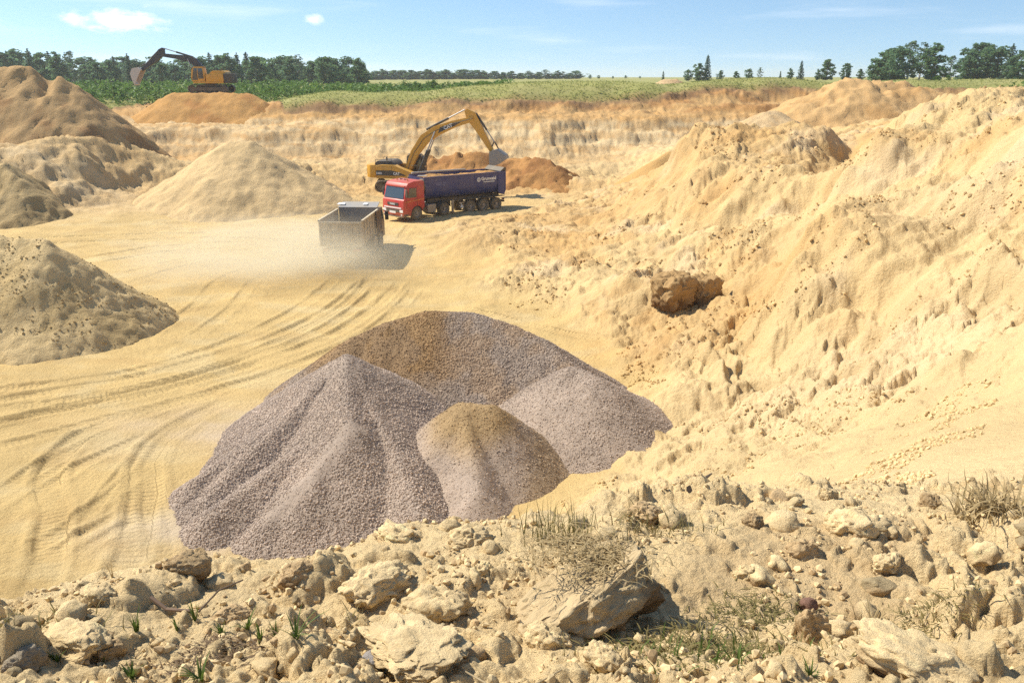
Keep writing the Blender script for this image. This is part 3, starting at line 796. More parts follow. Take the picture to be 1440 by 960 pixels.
gravel_pile([[tuple(at(650, 566, 20.0)), tuple(at(688, 568, 19.9))], [tuple(at(692, 572, 19.9)), tuple(at(740, 640, 19.2))], [tuple(at(655, 575, 19.8)), tuple(at(670, 690, 17.4))]], .82,
            gcol(GREYG * 1.02, TANG, lambda x, y, z, n1, n2: sstep(pD[2] - 1.0, pD[2] - .3, z + .25 * n1) + .6 * sstep(pD[0] + 1.0, pD[0] + 1.8, x + .3 * n1)),
            'small crushed stone pile in front with a tan sandy top', 440, lambda x, y, n: .78 + .2 * n)

# crumbs that have rolled off the near left heap and lie on the gravel's foot
# ------------------------------------------------------------------ mesh kit for machines
class MB:
    def __init__(self): self.v, self.f = [], []
    def raw(self, V, F):
        o = len(self.v); self.v += [tuple(p) for p in V]; self.f += [tuple(o + i for i in q) for q in F]; return self
    def box(self, x0, x1, y0, y1, z0, z1):
        return self.raw([(x0, y0, z0), (x1, y0, z0), (x1, y1, z0), (x0, y1, z0), (x0, y0, z1), (x1, y0, z1), (x1, y1, z1), (x0, y1, z1)],
                        [(3, 2, 1, 0), (4, 5, 6, 7), (0, 1, 5, 4), (1, 2, 6, 5), (2, 3, 7, 6), (3, 0, 4, 7)])
    def prism(self, prof, y0, y1, axis='y', inset=None):
        """closed profile [(a, b)...] swept along an axis; axis y: (x, z), axis x: (y, z), axis z: (x, y)"""
        n = len(prof)
        def P(a, b, t): return (a, t, b) if axis == 'y' else (t, a, b) if axis == 'x' else (a, b, t)
        ar = sum(prof[i][0] * prof[(i + 1) % n][1] - prof[(i + 1) % n][0] * prof[i][1] for i in range(n))
        if (ar < 0) != (axis == 'y'): prof = prof[::-1]
        V = [P(a, b, y0) for a, b in prof] + [P(a, b, y1) for a, b in prof]
        F = [tuple(range(n))[::-1], tuple(range(n, 2 * n))] + [(i, (i + 1) % n, n + (i + 1) % n, n + i) for i in range(n)]
        return self.raw(V, F)
    def cyl(self, p, q, r, r2=None, n=14):
        p, q = Vector(p), Vector(q); d = (q - p).normalized(); a = d.orthogonal().normalized(); b = d.cross(a); r2 = r if r2 is None else r2
        V = [p + (a * math.cos(t) + b * math.sin(t)) * r for t in (2 * math.pi * i / n for i in range(n))]
        V += [q + (a * math.cos(t) + b * math.sin(t)) * r2 for t in (2 * math.pi * i / n for i in range(n))]
        return self.raw(V, [tuple(range(n))[::-1], tuple(range(n, 2 * n))] + [(i, (i + 1) % n, n + (i + 1) % n, n + i) for i in range(n)])
    def tube(self, pts, r, n=8):
        for a, b in zip(pts[:-1], pts[1:]): self.cyl(a, b, r, n=n)
        return self
    def lathe_y(self, prof, cx, cz, n=28):
        """ring profile [(radius, y)...] (closed) turned about the y axis through (cx, cz)"""
        m = len(prof); V = []
        for i in range(n):
            t = 2 * math.pi * i / n
            V += [(cx + r * math.cos(t), y, cz + r * math.sin(t)) for r, y in prof]
        F = [(i * m + j, i * m + (j + 1) % m, ((i + 1) % n) * m + (j + 1) % m, ((i + 1) % n) * m + j) for i in range(n) for j in range(m)]
        return self.raw(V, F)
    def slab(self, A, B, C, D, th):
        """flat plate with corners A B C D and thickness along its normal"""
        A, B, C, D = map(Vector, (A, B, C, D)); nn = (B - A).cross(D - A).normalized() * th
        return self.raw([A, B, C, D, A + nn, B + nn, C + nn, D + nn], [(3, 2, 1, 0), (4, 5, 6, 7), (0, 1, 5, 4), (1, 2, 6, 5), (2, 3, 7, 6), (3, 0, 4, 7)])
    def build(self, name, mat, parent, bevel=0., smooth=False):
        me = bpy.data.meshes.new(name); me.from_pydata(self.v, [], self.f); me.update()
        bm = bmesh.new(); bm.from_mesh(me); bmesh.ops.recalc_face_normals(bm, faces=bm.faces)
        if bevel: bmesh.ops.bevel(bm, geom=[e for e in bm.edges if len(e.link_faces) == 2 and e.calc_face_angle(0) > .5], offset=bevel, segments=2, affect='EDGES', profile=.6, clamp_overlap=True)
        bm.to_mesh(me); bm.free()
        if smooth:
            me.polygons.foreach_set('use_smooth', [True] * len(me.polygons)); me.set_sharp_from_angle(angle=R(38))
        return link(name, me, mat, parent)
def lettering(name, text, size, mat, parent, origin, right, up, depth=.006, bold=0.0):
    """real letters: text outlines as a thin raised mesh"""
    cu = bpy.data.curves.new(name, 'FONT'); cu.body = text; cu.size = size; cu.extrude = depth; cu.align_x = 'CENTER'; cu.align_y = 'CENTER'; cu.offset = bold; cu.resolution_u = 3
    tmp = bpy.data.objects.new(name, cu); COL.objects.link(tmp)
    bpy.context.view_layer.update()
    me = bpy.data.meshes.new_from_object(tmp.evaluated_get(bpy.context.evaluated_depsgraph_get()))
    bpy.data.objects.remove(tmp)
    right, up = Vector(right).normalized(), Vector(up).normalized(); nn = right.cross(up)
    M = Matrix((right, up, nn)).transposed().to_4x4(); M.translation = Vector(origin)
    me.transform(M); me.materials.clear()
    return link(name, me, mat, parent)
DUSTC = (.50, .37, .20)
m_red = paint('cab_red', (.50, .018, .018), .4, dust=.34)
m_blue = paint('tub_blue', (.020, .031, .15), .42, dust=.17)
m_black = paint('black_metal', (.018, .018, .02), .55, dust=.45)
m_dark = paint('dark_plastic', (.03, .03, .032), .6, dust=.3)
m_rubber = paint('rubber', (.028, .026, .025), .85, dust=.6)
m_rim = paint('wheel_rim', (.32, .31, .30), .45, .5, dust=.5)
m_steel = paint('bare_steel', (.30, .28, .26), .45, .6, dust=.45)
m_rod = paint('hydraulic_rod', (.38, .38, .38), .45, .5, dust=.2)
m_white = paint('white_paint', (.75, .74, .72), .5, dust=.15)
m_yell = paint('machine_yellow', (.62, .31, .018), .42, dust=.25)
m_yell2 = paint('machine_orange_yellow', (.66, .32, .016), .42, dust=.18)
m_boomdk = paint('boom_charcoal', (.028, .030, .036), .5, dust=.12)
m_tarp = paint('rolled_tarp', (.42, .40, .37), .7, dust=.5)
m_lamp = paint('lamp_lens', (.80, .80, .78), .15, dust=.1)
m_amber = paint('amber_stripe', (.62, .25, .03), .5, dust=.2)
m_brown = paint('dusty_brown_steel', (.36, .28, .19), .85, dust=1.2, dcol=(.62, .51, .34))
m_bed = paint('bed_inside_steel', (.24, .21, .18), .6, .2, dust=.7, dcol=(.44, .36, .26))
m_vis = paint('visor_grey', (.30, .30, .30), .6, .2, dust=.35)
def glass_mat():
    t = NT('dark_glass'); t.set('Base Color', (.035, .045, .05)); t.set('Roughness', .06); t.set('Specular IOR Level', .8); t.set('Coat Weight', .4)
    return t.m
m_glass = glass_mat()

def wheel(parent, x, y, r, width, outer, name='wheel'):
    """tyre and rim; outer = +1 / -1 side the hub faces"""
    e = empty(name, (x, y, r)); e.parent = parent
    w = width / 2
    ty = MB().lathe_y([(r * .60, -w * .9), (r * .82, -w), (r * .97, -w * .82), (r, -w * .55), (r, w * .55), (r * .97, w * .82), (r * .82, w), (r * .60, w * .9)], 0, 0, 30)
    for k in range(30):
        t = 2 * math.pi * k / 30
        ty.raw([((r + dr) * math.cos(t + dt), yy, (r + dr) * math.sin(t + dt)) for dr, dt, yy in ((-.01, -.05, -w * .7), (.014, -.05, -w * .7), (.014, .05, -w * .7), (-.01, .05, -w * .7), (-.01, -.05, w * .7), (.014, -.05, w * .7), (.014, .05, w * .7), (-.01, .05, w * .7))],
               [(0, 1, 2, 3), (7, 6, 5, 4), (0, 4, 5, 1), (1, 5, 6, 2), (2, 6, 7, 3), (3, 7, 4, 0)])
    ty.build('tyre', m_rubber, e, smooth=True)
    s = outer
    MB().lathe_y([(r * .62, -w * .8 * s), (r * .62, w * .82 * s), (r * .55, w * .85 * s), (r * .50, w * .35 * s), (r * .22, w * .20 * s), (r * .20, w * .75 * s), (r * .02, w * .80 * s), (r * .02, -w * .5 * s)], 0, 0, 24).build('rim', m_rim, e, smooth=True)
    return e

# ------------------------------------------------------------------ red tractor with blue tipping trailer
BEND = R(-13)
def tipper_truck(loc, rz):
    T = empty('tipper_truck', loc, rz)
    tag(T, 'red-cabbed truck with a long dark blue tipping trailer beside the yellow excavator', 'truck')
    W = 1.22
    # cab shell: side profile with the front wheel arch cut out
    arch = [(-1.36 + .60 * math.cos(a), .52 + .60 * math.sin(a)) for a in np.linspace(math.pi * .94, math.pi * .03, 10)]
    prof = [(-.02, .40), (.05, .62), (.05, 1.02), (.0, 1.62), (-.10, 1.72), (-.30, 2.62), (-.50, 2.88), (-1.1, 2.99), (-2.02, 3.0), (-2.12, 2.9), (-2.14, .92), (-1.98, .86)] + arch + [(-.72, .40)]
    cab = MB().prism(prof, -W, W).build('cab', m_red, T, .045, True)
    MB().slab((-.075, -1.10, 1.74), (-.075, 1.10, 1.74), (-.29, 1.04, 2.56), (-.29, -1.04, 2.56), .012).build('windscreen', m_glass, cab)
    MB().box(-.55, -.22, -1.12, 1.12, 2.60, 2.70).build('sun_visor', m_red, cab, .02)
    for s in (-1, 1):
        MB().slab(*[(x, s * (W + .004), z) for x, z in ((-.42, 1.78), (-1.30, 1.78), (-1.30, 2.46), (-.62, 2.50))][::s], .010).build('side_window', m_glass, cab)
        MB().tube([(-.30, s * (W + .008), 1.0), (-.33, s * (W + .008), 2.52), (-1.36, s * (W + .008), 2.54), (-1.38, s * (W + .008), 1.15)], .010, 5).build('door_seam', m_dark, cab)
        MB().box(-1.30, -1.12, s * W - .01, s * W + .03, 1.60, 1.64).build('door_handle', m_dark, cab)
        MB().slab(*[(x, s * (W + .004), z) for x, z in ((-.14, 1.46), (-2.08, 1.58), (-2.08, 1.63), (-.14, 1.50))][::s], .006).build('stripe', m_amber, cab)
        mir = MB().box(-.28, -.16, s * 1.36 - .09, s * 1.36 + .09, 1.86, 2.42).build('mirror', m_dark, cab, .03)
        MB().tube([(-.30, s * 1.2, 2.45), (-.22, s * 1.36, 2.40)], .018, 6).build('mirror_arm', m_dark, mir)
        MB().tube([(-.28, s * 1.2, 1.86), (-.22, s * 1.36, 1.90)], .018, 6).build('mirror_arm', m_dark, mir)
        MB().box(.03, .075, s * .98 - .19, s * .98 + .19, .70, .92).build('headlight', m_lamp, T, .02)
        MB().box(.04, .075, s * 1.0 - .08, s * 1.0 + .08, .49, .57).build('fog_lamp', m_lamp, T, .012)
        MB().cyl((-1.0, s * .62, 3.0), (-1.0, s * .62, 3.14), .05, .03).build('roof_lamp', m_amber, cab)
        MB().box(-.45, .0, s * W - .02, s * W + .012, .42, .58).build('step', m_dark, cab, .01)
    MB().box(.02, .075, -.62, .62, 1.20, 1.42).build('grille', m_dark, cab, .01)
    lettering('lettering', 'KAMAZ', .17, m_white, cab, (.082, 0, 1.31), (0, 1, 0), (0, 0, 1), .004, .006)
    MB().box(.04, .10, -1.0, 1.0, .99, 1.08).build('chrome_bar', m_white, cab, .012)
    MB().box(.03, .085, -.74, .74, .70, .92).build('lower_grille', m_dark, cab, .01)
    MB().box(.085, .105, -.36, .36, .62, .78).build('number_plate', m_white, cab)
    MB().box(-.25, .06, -1.18, 1.18, .34, .42).build('bumper_lip', m_dark, T, .02)
    for yy in (-.5, -.05): MB().tube([(-1.5, yy, 3.0), (-1.2, yy, 3.05), (-1.16, yy, 3.07)], .035, 8).build('air_horn', m_steel, cab)
    for s in (-1, 1): MB().box(-5.6, -.6, s * .42 - .06, s * .42 + .06, .70, .96).build('chassis_rail', m_black, T)
    for s in (-1, 1):
        MB().prism([(-2.55, .42), (-3.35, .42), (-3.40, .50), (-3.40, .98), (-3.32, 1.05), (-2.58, 1.05), (-2.50, .98), (-2.50, .50)], min(s * .62, s * 1.16), max(s * .62, s * 1.16)).build('fuel_tank' if s > 0 else 'air_tank_box', m_steel, T, .03)
        pts = [(-4.35 + .62 * math.cos(a), .52 + .62 * math.sin(a)) for a in np.linspace(math.pi * .9, math.pi * .1, 9)]
        MB().prism(pts + [(px_, pz_ - .03) for px_, pz_ in pts[::-1]], min(s * .66, s * 1.22), max(s * .66, s * 1.22)).build('mudguard', m_dark, T)
    MB().cyl((-2.36, -.85, .9), (-2.36, -.85, 3.1), .07).build('exhaust_stack', m_steel, T)
    MB().box(-2.44, -2.22, -.35, .75, 1.1, 2.55).build('air_filter_panel', m_dark, T, .03)
    MB().cyl((-4.35, -.5, 1.06), (-4.35, .5, 1.06), .09).build('fifth_wheel', m_black, T)
    tractor = set(T.children); order = {}
    # trailer tub: half-pipe section swept along its length, open on top
    sec = [(1.24, 3.10), (1.22, 2.2), (1.12, 1.80), (.90, 1.52), (.60, 1.38), (.0, 1.34)]
    sec = sec + [(-a, b) for a, b in sec[-2::-1]]
    ins = [(a * .955, max(b, 1.40) if b < 3 else b) for a, b in sec]
    loop = sec + ins[::-1]
    x0, x1 = -2.95, -10.3
    tub = MB(); n = len(loop)
    V = [(x0 + .25 * (z - 1.34) / 1.76, y, z) for y, z in loop] + [(x1 - .0 * z, y, z) for y, z in loop]
    tub.raw(V, [(i, (i + 1) % n, n + (i + 1) % n, n + i) for i in range(n)])
    tub.raw([(x0 + .25 * (z - 1.34) / 1.76, y, z) for y, z in sec], [tuple(range(len(sec)))])
    tubo = tub.build('trailer_tub', m_blue, T, smooth=True)
    gp = [(1.28, 3.16), (1.28, 1.62), (1.0, 1.22), (-1.0, 1.22), (-1.28, 1.62), (-1.28, 3.16)]
    MB().prism(gp, -10.42, -10.30, 'x').build('tailgate', m_blue, T, .02)
    MB().prism([(-9.65, 1.46), (-10.28, 1.22), (-10.28, 3.12), (-9.65, 3.12)], 1.245, 1.275).build('rear_cheek', m_blue, tubo)
    MB().prism([(-9.65, 1.46), (-10.28, 1.22), (-10.28, 3.12), (-9.65, 3.12)], -1.275, -1.245).build('rear_cheek', m_blue, tubo)
    for s in (-1, 1):
        MB().box(-10.3, x0 + .2, s * 1.25 - .045, s * 1.25 + .045, 3.06, 3.15).build('top_rail', m_blue, tubo, .012)
        for xx in (-4.4, -5.9, -7.4, -9.0): MB().box(xx - .04, xx + .04, min(s * 1.20, s * 1.245), max(s * 1.20, s * 1.245), 2.15, 3.06).build('side_rib', m_blue, tubo)
    MB().prism([(-9.9, 3.16), (-10.48, 3.16), (-10.50, 3.42), (-10.3, 3.46)], -1.2, 1.2).build('tail_flap', m_black, tubo, .02)
    MB().cyl((-3.0, -1.25, 3.24), (-8.0, -1.20, 3.22), .075).build('rolled_tarp', m_tarp, T, smooth=True)
    MB().cyl((-3.0, -.2, 3.10), (-3.0, 1.25, 3.24), .05).build('tarp_bow', m_steel, T)
    sp = empty('spare_wheel', (-2.62, .98, 2.52)); sp.parent = T; sp.rotation_euler = (0, 0, R(78))
    r = .50
    MB().lathe_y([(r * .60, -.13), (r * .82, -.15), (r * .97, -.12), (r, 0), (r * .97, .12), (r * .82, .15), (r * .60, .13)], 0, 0, 28).build('tyre', m_rubber, sp, smooth=True)
    MB().lathe_y([(r * .62, -.10), (r * .62, .11), (r * .52, .10), (r * .45, .03), (r * .1, .02), (r * .1, -.08)], 0, 0, 24).build('rim', m_rim, sp, smooth=True)
    MB().box(-2.75, -2.45, .45, 1.15, 1.62, 1.98).build('tool_box', m_steel, T, .03)
    MB().cyl((-2.75, -.2, 1.2), (-2.85, -.2, 2.9), .13).build('tipping_ram', m_steel, T)
    for s in (-1, 1): MB().box(-10.2, -3.4, s * .45 - .07, s * .45 + .07, 1.02, 1.33).build('trailer_rail', m_black, T)
    for s in (-1, 1):
        MB().box(-5.55, -5.40, s * .85 - .06, s * .85 + .06, .18, 1.15).box(-5.62, -5.33, s * .85 - .12, s * .85 + .12, .12, .18).build('landing_leg', m_steel, T)
        MB().box(-10.3, -6.4, min(s * .75, s * 1.2), max(s * .75, s * 1.2), 1.12, 1.16).build('trailer_mudguard', m_black, T)
        for zg in (.62, .86): MB().box(-6.4, -5.9, s * 1.15 - .02, s * 1.15 + .02, zg, zg + .08).build('side_guard', m_steel, T)
        MB().prism([(-6.32, .50), (-5.98, .50), (-6.15, .80)], s * 1.18 - .01, s * 1.18 + .01).build('warning_triangle', m_white, T)
    MB().box(-10.35, -10.2, -1.15, 1.15, .62, .76).build('rear_bumper', m_black, T)
    for s in (-1, 1): MB().box(-10.38, -10.34, s * .9 - .18, s * .9 + .18, .78, .92).build('tail_lamp', paint('tail_red', (.45, .02, .02), .3), T)
    for x, dual in ((-1.36, 0), (-4.35, 1), (-7.01, 1), (-8.28, 1), (-9.55, 1)):
        for s in (-1, 1): wheel(T, x, s * (1.05 if not dual else .92), .52, .32 if not dual else .55, s)
        MB().cyl((x, -.8, .52), (x, .8, .52), .09).build('axle', m_black, T)
        for ch in T.children:
            if ch not in order: order[ch] = x
    # maker's mark and lettering on the near side
    MB().lathe_y([(.17, 1.262), (.17, 1.272), (.115, 1.272), (.115, 1.262)], -7.75, 2.62, 24).build('emblem', m_white, tubo)
    MB().box(-7.78, -7.72, 1.262, 1.272, 2.50, 2.74).build('emblem_bar', m_white, tubo)
    lettering('lettering', 'Grunwald', .36, m_white, tubo, (-8.72, 1.262, 2.66), (-1, 0, 0), (0, 0, 1), .005, .012)
    MB().slab((-8.2, 1.258, 2.38), (-9.3, 1.258, 2.38), (-9.3, 1.258, 2.44), (-8.2, 1.258, 2.44), .008).build('underline', m_white, tubo)
    fm = paint('faded_print', (.10, .11, .24), .5, dust=.2)
    for zz, xe in ((2.56, -4.75), (2.44, -4.6)): MB().box(xe, -3.75, 1.232, 1.240, zz, zz + .07).build('faded_print', fm, tubo)
    # the trailer stands at an angle behind the tractor
    K = Vector((-4.35, 0, 0)); M = Matrix.Rotation(BEND, 3, 'Z')
    for ch in T.children:
        if ch in tractor or (ch.name.split('.')[0] in ('wheel', 'axle') and order[ch] > -6): continue
        ch.location = K + M @ (ch.location - K); ch.rotation_euler.z += BEND
    return T
tp = atz(553, 312, .22)
TRUCK_RZ = R(-90 - 42)
TRUCK_LOC = (tp.x, tp.y + .4, .24)
truck = tipper_truck(TRUCK_LOC, TRUCK_RZ)
truck.scale = (.955,) * 3
# the load of sand lies in the tub: a thing of its own
def load_mesh():
    xs = np.linspace(-10.2, -2.98, 80); ys = np.linspace(-1.17, 1.17, 30)
    X, Y = np.meshgrid(xs, ys, indexing='ij'); x, y = X.ravel(), Y.ravel()
    z = 2.92 + .22 * np.cos(y / 1.17 * 1.5) * (.6 + .4 * np.sin(x * 1.1)) + .14 * fbm(x / 1.2, y / 1.2, 3, 600) + .03 * billow(x / .3, y / .3, 2, 605)
    i = np.arange(len(x)).reshape(X.shape)
    F = np.stack([i[:-1, :-1], i[1:, :-1], i[1:, 1:], i[:-1, 1:]], -1).reshape(-1, 4)
    # closed underside
    m = len(x); V = np.concatenate([np.stack([x, y, z], 1), np.stack([x, y, np.full(m, 2.3)], 1)])
    c_, s_ = math.cos(BEND), math.sin(BEND); vx, vy = V[:, 0] + 4.35, V[:, 1].copy()
    V[:, 0] = -4.35 + c_ * vx - s_ * vy; V[:, 1] = s_ * vx + c_ * vy
    rim = list(i[:, 0]) + list(i[-1, 1:]) + list(i[-2::-1, -1]) + list(i[0, -2:0:-1])
    S = np.array([(a, b, b + m, a + m) for a, b in zip(rim, rim[1:] + rim[:1])])[:, ::-1]
    me = np_mesh('sand_load', V, np.concatenate([F, S]))
    n = fbm(V[:, 0], V[:, 1], 3, 610)
    vcol(me, 'soil', np.clip(np.array((.47, .26, .095)) * (1 + .2 * n)[:, None], 0, .8))
    return me
sl = link('sand_load', load_mesh(), M_HEAP); sl.location = TRUCK_LOC; sl.rotation_euler = (0, 0, TRUCK_RZ); sl.scale = (.955,) * 3
tag(sl, 'load of orange sand filling the blue trailer to the brim', 'sand load')

# ------------------------------------------------------------------ tracked excavators
def band(center, thick):
    """polygon round a centre line [(x, z)...] with a thickness at each point"""
    L, Rr = [], []
    for i, (x, z) in enumerate(center):
        a = center[max(i - 1, 0)]; b = center[min(i + 1, len(center) - 1)]
        d = Vector((b[0] - a[0], b[1] - a[1])).normalized(); n = (-d[1], d[0]); t = thick[i] / 2
        L.append((x + n[0] * t, z + n[1] * t)); Rr.append((x - n[0] * t, z - n[1] * t))
    return L + Rr[::-1]
def cylinder_ram(parent, name, p, q, r, mat, y=0., split=.58):
    p, q = Vector((p[0], y, p[1])), Vector((q[0], y, q[1])); m = p.lerp(q, split)
    c = MB().cyl(p, m, r, n=12).build(name, mat, parent, smooth=True)
    MB().cyl(m, q, r * .55, n=10).build('rod', m_rod, c, smooth=True)
    return c
def excavator(loc, rz, label, body, boommat, boom, bthick, stick, sthick, bucket, ram_stick, ram_bucket, track_rz=0., mark=None, bucket_mat=None, counter=None, hood=None, stripe=True):
    E = empty('excavator', loc, rz); tag(E, label, 'excavator')
    # undercarriage
    for s in (-1, 1):
        u = empty('track', (0, 0, 0), track_rz); u.parent = E
        y0, y1 = s * 1.33 - .32, s * 1.33 + .32
        L, r = 1.95, .50
        out = [(L + r * math.cos(a), r + r * math.sin(a)) for a in np.linspace(-math.pi / 2, math.pi / 2, 10)] + [(-L + r * math.cos(a), r + r * math.sin(a)) for a in np.linspace(math.pi / 2, 1.5 * math.pi, 10)]
        inn = [(x * .955, r + (z - r) * .80) for x, z in out]
        n = len(out); belt = MB()
        for i in range(n):
            j = (i + 1) % n
            belt.raw([(out[i][0], y0, out[i][1]), (out[j][0], y0, out[j][1]), (out[j][0], y1, out[j][1]), (out[i][0], y1, out[i][1]), (inn[i][0], y0, inn[i][1]), (inn[j][0], y0, inn[j][1]), (inn[j][0], y1, inn[j][1]), (inn[i][0], y1, inn[i][1])],
                     [(0, 1, 2, 3), (7, 6, 5, 4), (0, 4, 5, 1), (2, 6, 7, 3)])
        for k in range(17):
            x = -L + 2 * L * k / 16
            for zz in (2 * r + .012, -.012): belt.box(x - .03, x + .03, y0, y1, min(zz, zz - .02), max(zz, zz + .02))
        belt.build('track_belt', m_black, u)
        MB().box(-1.7, 1.7, y0 + .12, y1 - .12, .30, .72).build('track_frame', m_black, u, .03)
        MB().cyl((L, y0 + .1, r), (L, y1 - .1, r), r * .74, n=20).build('idler', m_black, u)
        MB().cyl((-L, y0 + .1, r), (-L, y1 - .1, r), r * .72, n=20).build('sprocket', m_black, u)
        for k in range(6): MB().cyl((-1.4 + k * .56, y0 + .06, .20), (-1.4 + k * .56, y1 - .06, .20), .12, n=10).build('roller', m_black, u)
    MB().box(-1.0, 1.0, -1.05, 1.05, .45, .95).build('undercarriage_frame', m_black, E, .08)
    MB().cyl((0, 0, .95), (0, 0, 1.15), .75, n=28).build('slew_ring', m_black, E)
    # house
    deck = MB().box(-2.0, 1.75, -1.5, 1.5, 1.15, 1.36).build('deck', body, E, .03)
    for s in (-1, 1):
        ya, yb = (s * .62, s * 1.52) if s < 0 else (.95, 1.52)
        hp = [(-2.05, 1.36), (-2.05, 2.28), (-1.5, 2.36), (-.3, 2.34), (.15, 2.12), (.9, 1.85), (1.55, 1.62), (1.72, 1.36)] if s < 0 else [(-2.05, 1.36), (-2.05, 2.28), (-.5, 2.3), (.12, 2.25), (.12, 1.36)]
        side = MB().prism(hp, min(ya, yb), max(ya, yb)).build('side_housing', body, E, .05, True)
        yo = s * 1.525
        if stripe:
            MB().prism([(-2.0, 1.42), (-2.0, 1.86), (-.6, 1.88), (.1, 1.72), (.75 if s < 0 else .1, 1.46), (.7 if s < 0 else .1, 1.42)], min(yo, yo + s * .012), max(yo, yo + s * .012)).build('side_panel', m_dark, side)
        for xx in (-1.35, -.55): MB().box(xx - .008, xx + .008, min(yo, yo + s * .006), max(yo, yo + s * .006), 1.9, 2.25).build('panel_seam', m_dark, side)
        if mark:
            lettering('lettering', mark, .30, m_white, side, (-.12 if s < 0 else -.4, yo + s * .016, 1.60), (-s, 0, 0), (0, 0, 1), .004, .012)
            lettering('lettering', '330D', .24, m_white, side, (-1.72, yo + s * .016, 1.62), (-s, 0, 0), (0, 0, 1), .004, .008)
    hd = hood or m_dark
    eng = MB().prism([(-2.2, 2.25), (-2.15, 2.52), (-1.9, 2.66), (-.75, 2.68), (-.45, 2.52), (-.25, 2.25)], -1.25, 1.25).build('engine_hood', hd, E, .05, True)
    MB().cyl((-1.2, -.7, 2.6), (-1.2, -.7, 3.0), .07).build('exhaust_pipe', m_dark, eng)
    MB().tube([(-2.1, -1.2, 2.4), (-2.1, -1.2, 2.78), (-.6, -1.2, 2.80), (-.6, -1.2, 2.4)], .022, 6).build('handrail', m_dark, eng)
    MB().tube([(-2.1, 1.2, 2.4), (-2.1, 1.2, 2.78), (-.6, 1.2, 2.80)], .022, 6).build('handrail', m_dark, eng)
    cwp = [(-2.06, 1.48), (-2.6, 1.40), (-3.0, 1.0), (-3.12, .0), (-3.0, -1.0), (-2.6, -1.40), (-2.06, -1.48)]
    cw_ = MB().prism(cwp, 1.20, 2.34, 'z').build('counterweight', counter or body, E, .09, True)
    if mark: MB().box(-3.16, -3.06, -.6, .6, 1.55, 1.95).build('counterweight_panel', m_dark, cw_, .02)
    # operator's cab on the left
    cabp = [(.25, 1.38), (.22, 2.2), (.30, 3.0), (.55, 3.10), (1.55, 3.06), (1.80, 2.75), (1.93, 1.95), (1.86, 1.38)]
    c = MB().prism(cabp, .52, 1.50).build('operator_cab', m_dark if mark else body, E, .05, True)
    for yy, s in ((1.505, 1), (.515, -1)):
        MB().slab(*[(x, yy, z) for x, z in ((1.02, 1.72), (.36, 1.72), (.42, 2.92), (1.02, 2.96))][::s], .008).build('side_window', m_glass, c)
        MB().slab(*[(x, yy, z) for x, z in ((1.82, 1.55), (1.10, 1.55), (1.10, 2.96), (1.50, 2.94), (1.74, 2.66))][:4][::s], .008).build('door_window', m_glass, c)
    MB().slab((1.945, .62, 1.95), (1.945, 1.40, 1.95), (1.60, 1.40, 3.02), (1.60, .62, 3.02), .008).build('windscreen', m_glass, c)
    MB().box(.3, 1.5, .55, 1.47, 3.09, 3.13).build('cab_roof', body if not mark else m_dark, c, .02)
    MB().tube([(1.8, -1.45, 1.6), (1.8, -1.45, 2.35), (1.2, -1.45, 2.35)], .02, 6).build('grab_rail', m_dark, E)
    # boom, stick, bucket
    bo = MB().prism(band(boom, bthick), -.30, .30).build('boom', boommat, E, .03)
    MB().cyl((boom[0][0], -.45, boom[0][1]), (boom[0][0], .45, boom[0][1]), .16).build('boom_pivot', m_dark, bo)
    MB().tube([(x, -.33, z + .05) for x, z in boom], .025, 6).build('hydraulic_hose', m_dark, bo)
    mid = boom[len(boom) // 2]
    for s in (-1, 1): cylinder_ram(E, 'boom_ram', (boom[0][0] + .95, boom[0][1] - .42), (mid[0] - .1, mid[1] - .05), .12, m_dark, s * .42)
    st = MB().prism(band(stick, sthick), -.22, .22).build('stick', boommat, E, .025)
    cylinder_ram(E, 'stick_ram', ram_stick[0], ram_stick[1], .11, m_dark)
    cylinder_ram(E, 'bucket_ram', ram_bucket[0], ram_bucket[1], .09, m_dark)
    tip = stick[-1]
    MB().tube([(ram_bucket[1][0], -.16, ram_bucket[1][1]), (tip[0] + (ram_bucket[1][0] - tip[0]) * .2, -.16, tip[1] + .35)], .06, 8).build('bucket_link', m_dark, E)
    MB().tube([(ram_bucket[1][0], .16, ram_bucket[1][1]), (bucket[1][1][0], .16, bucket[1][1][1])], .06, 8).build('bucket_link', m_dark, E)
    # bucket: shell (open), two cheeks, teeth
    P = bucket[1]; bk = empty('bucket', (0, 0, 0)); bk.parent = E
    bm_ = bucket_mat or m_steel
    w = .72
    inner = [(x + (bucket[2][0] - x) * .10, z + (bucket[2][1] - z) * .10) for x, z in P]
    MB().prism(P + inner[::-1], -w, w).build('shell', bm_, bk)
    for s in (-1, 1): MB().prism(P, s * w - .03, s * w + .03).build('cheek', bm_, bk)
    a, b = Vector(P[-1]), Vector(P[-2]); d = (a - b).normalized()
    for k in range(5):
        y = -w + .1 + k * (2 * w - .2) / 4
        MB().raw([(a[0], y - .07, a[1]), (a[0], y + .07, a[1]), (a[0] + d[0] * .22, y, a[1] + d[1] * .22), (a[0] - d[1] * .08, y, a[1] + d[0] * .08)], [(0, 1, 2), (0, 3, 1), (0, 2, 3), (1, 3, 2)]).build('tooth', m_steel, bk)
    return E, bo
def stretch(P): return [[(.55 + (x - .55) * 1.13, z) for x, z in P]]
ex_loc = at(567, 262, 72.5)
ez = ground_z(ex_loc.x, ex_loc.y)
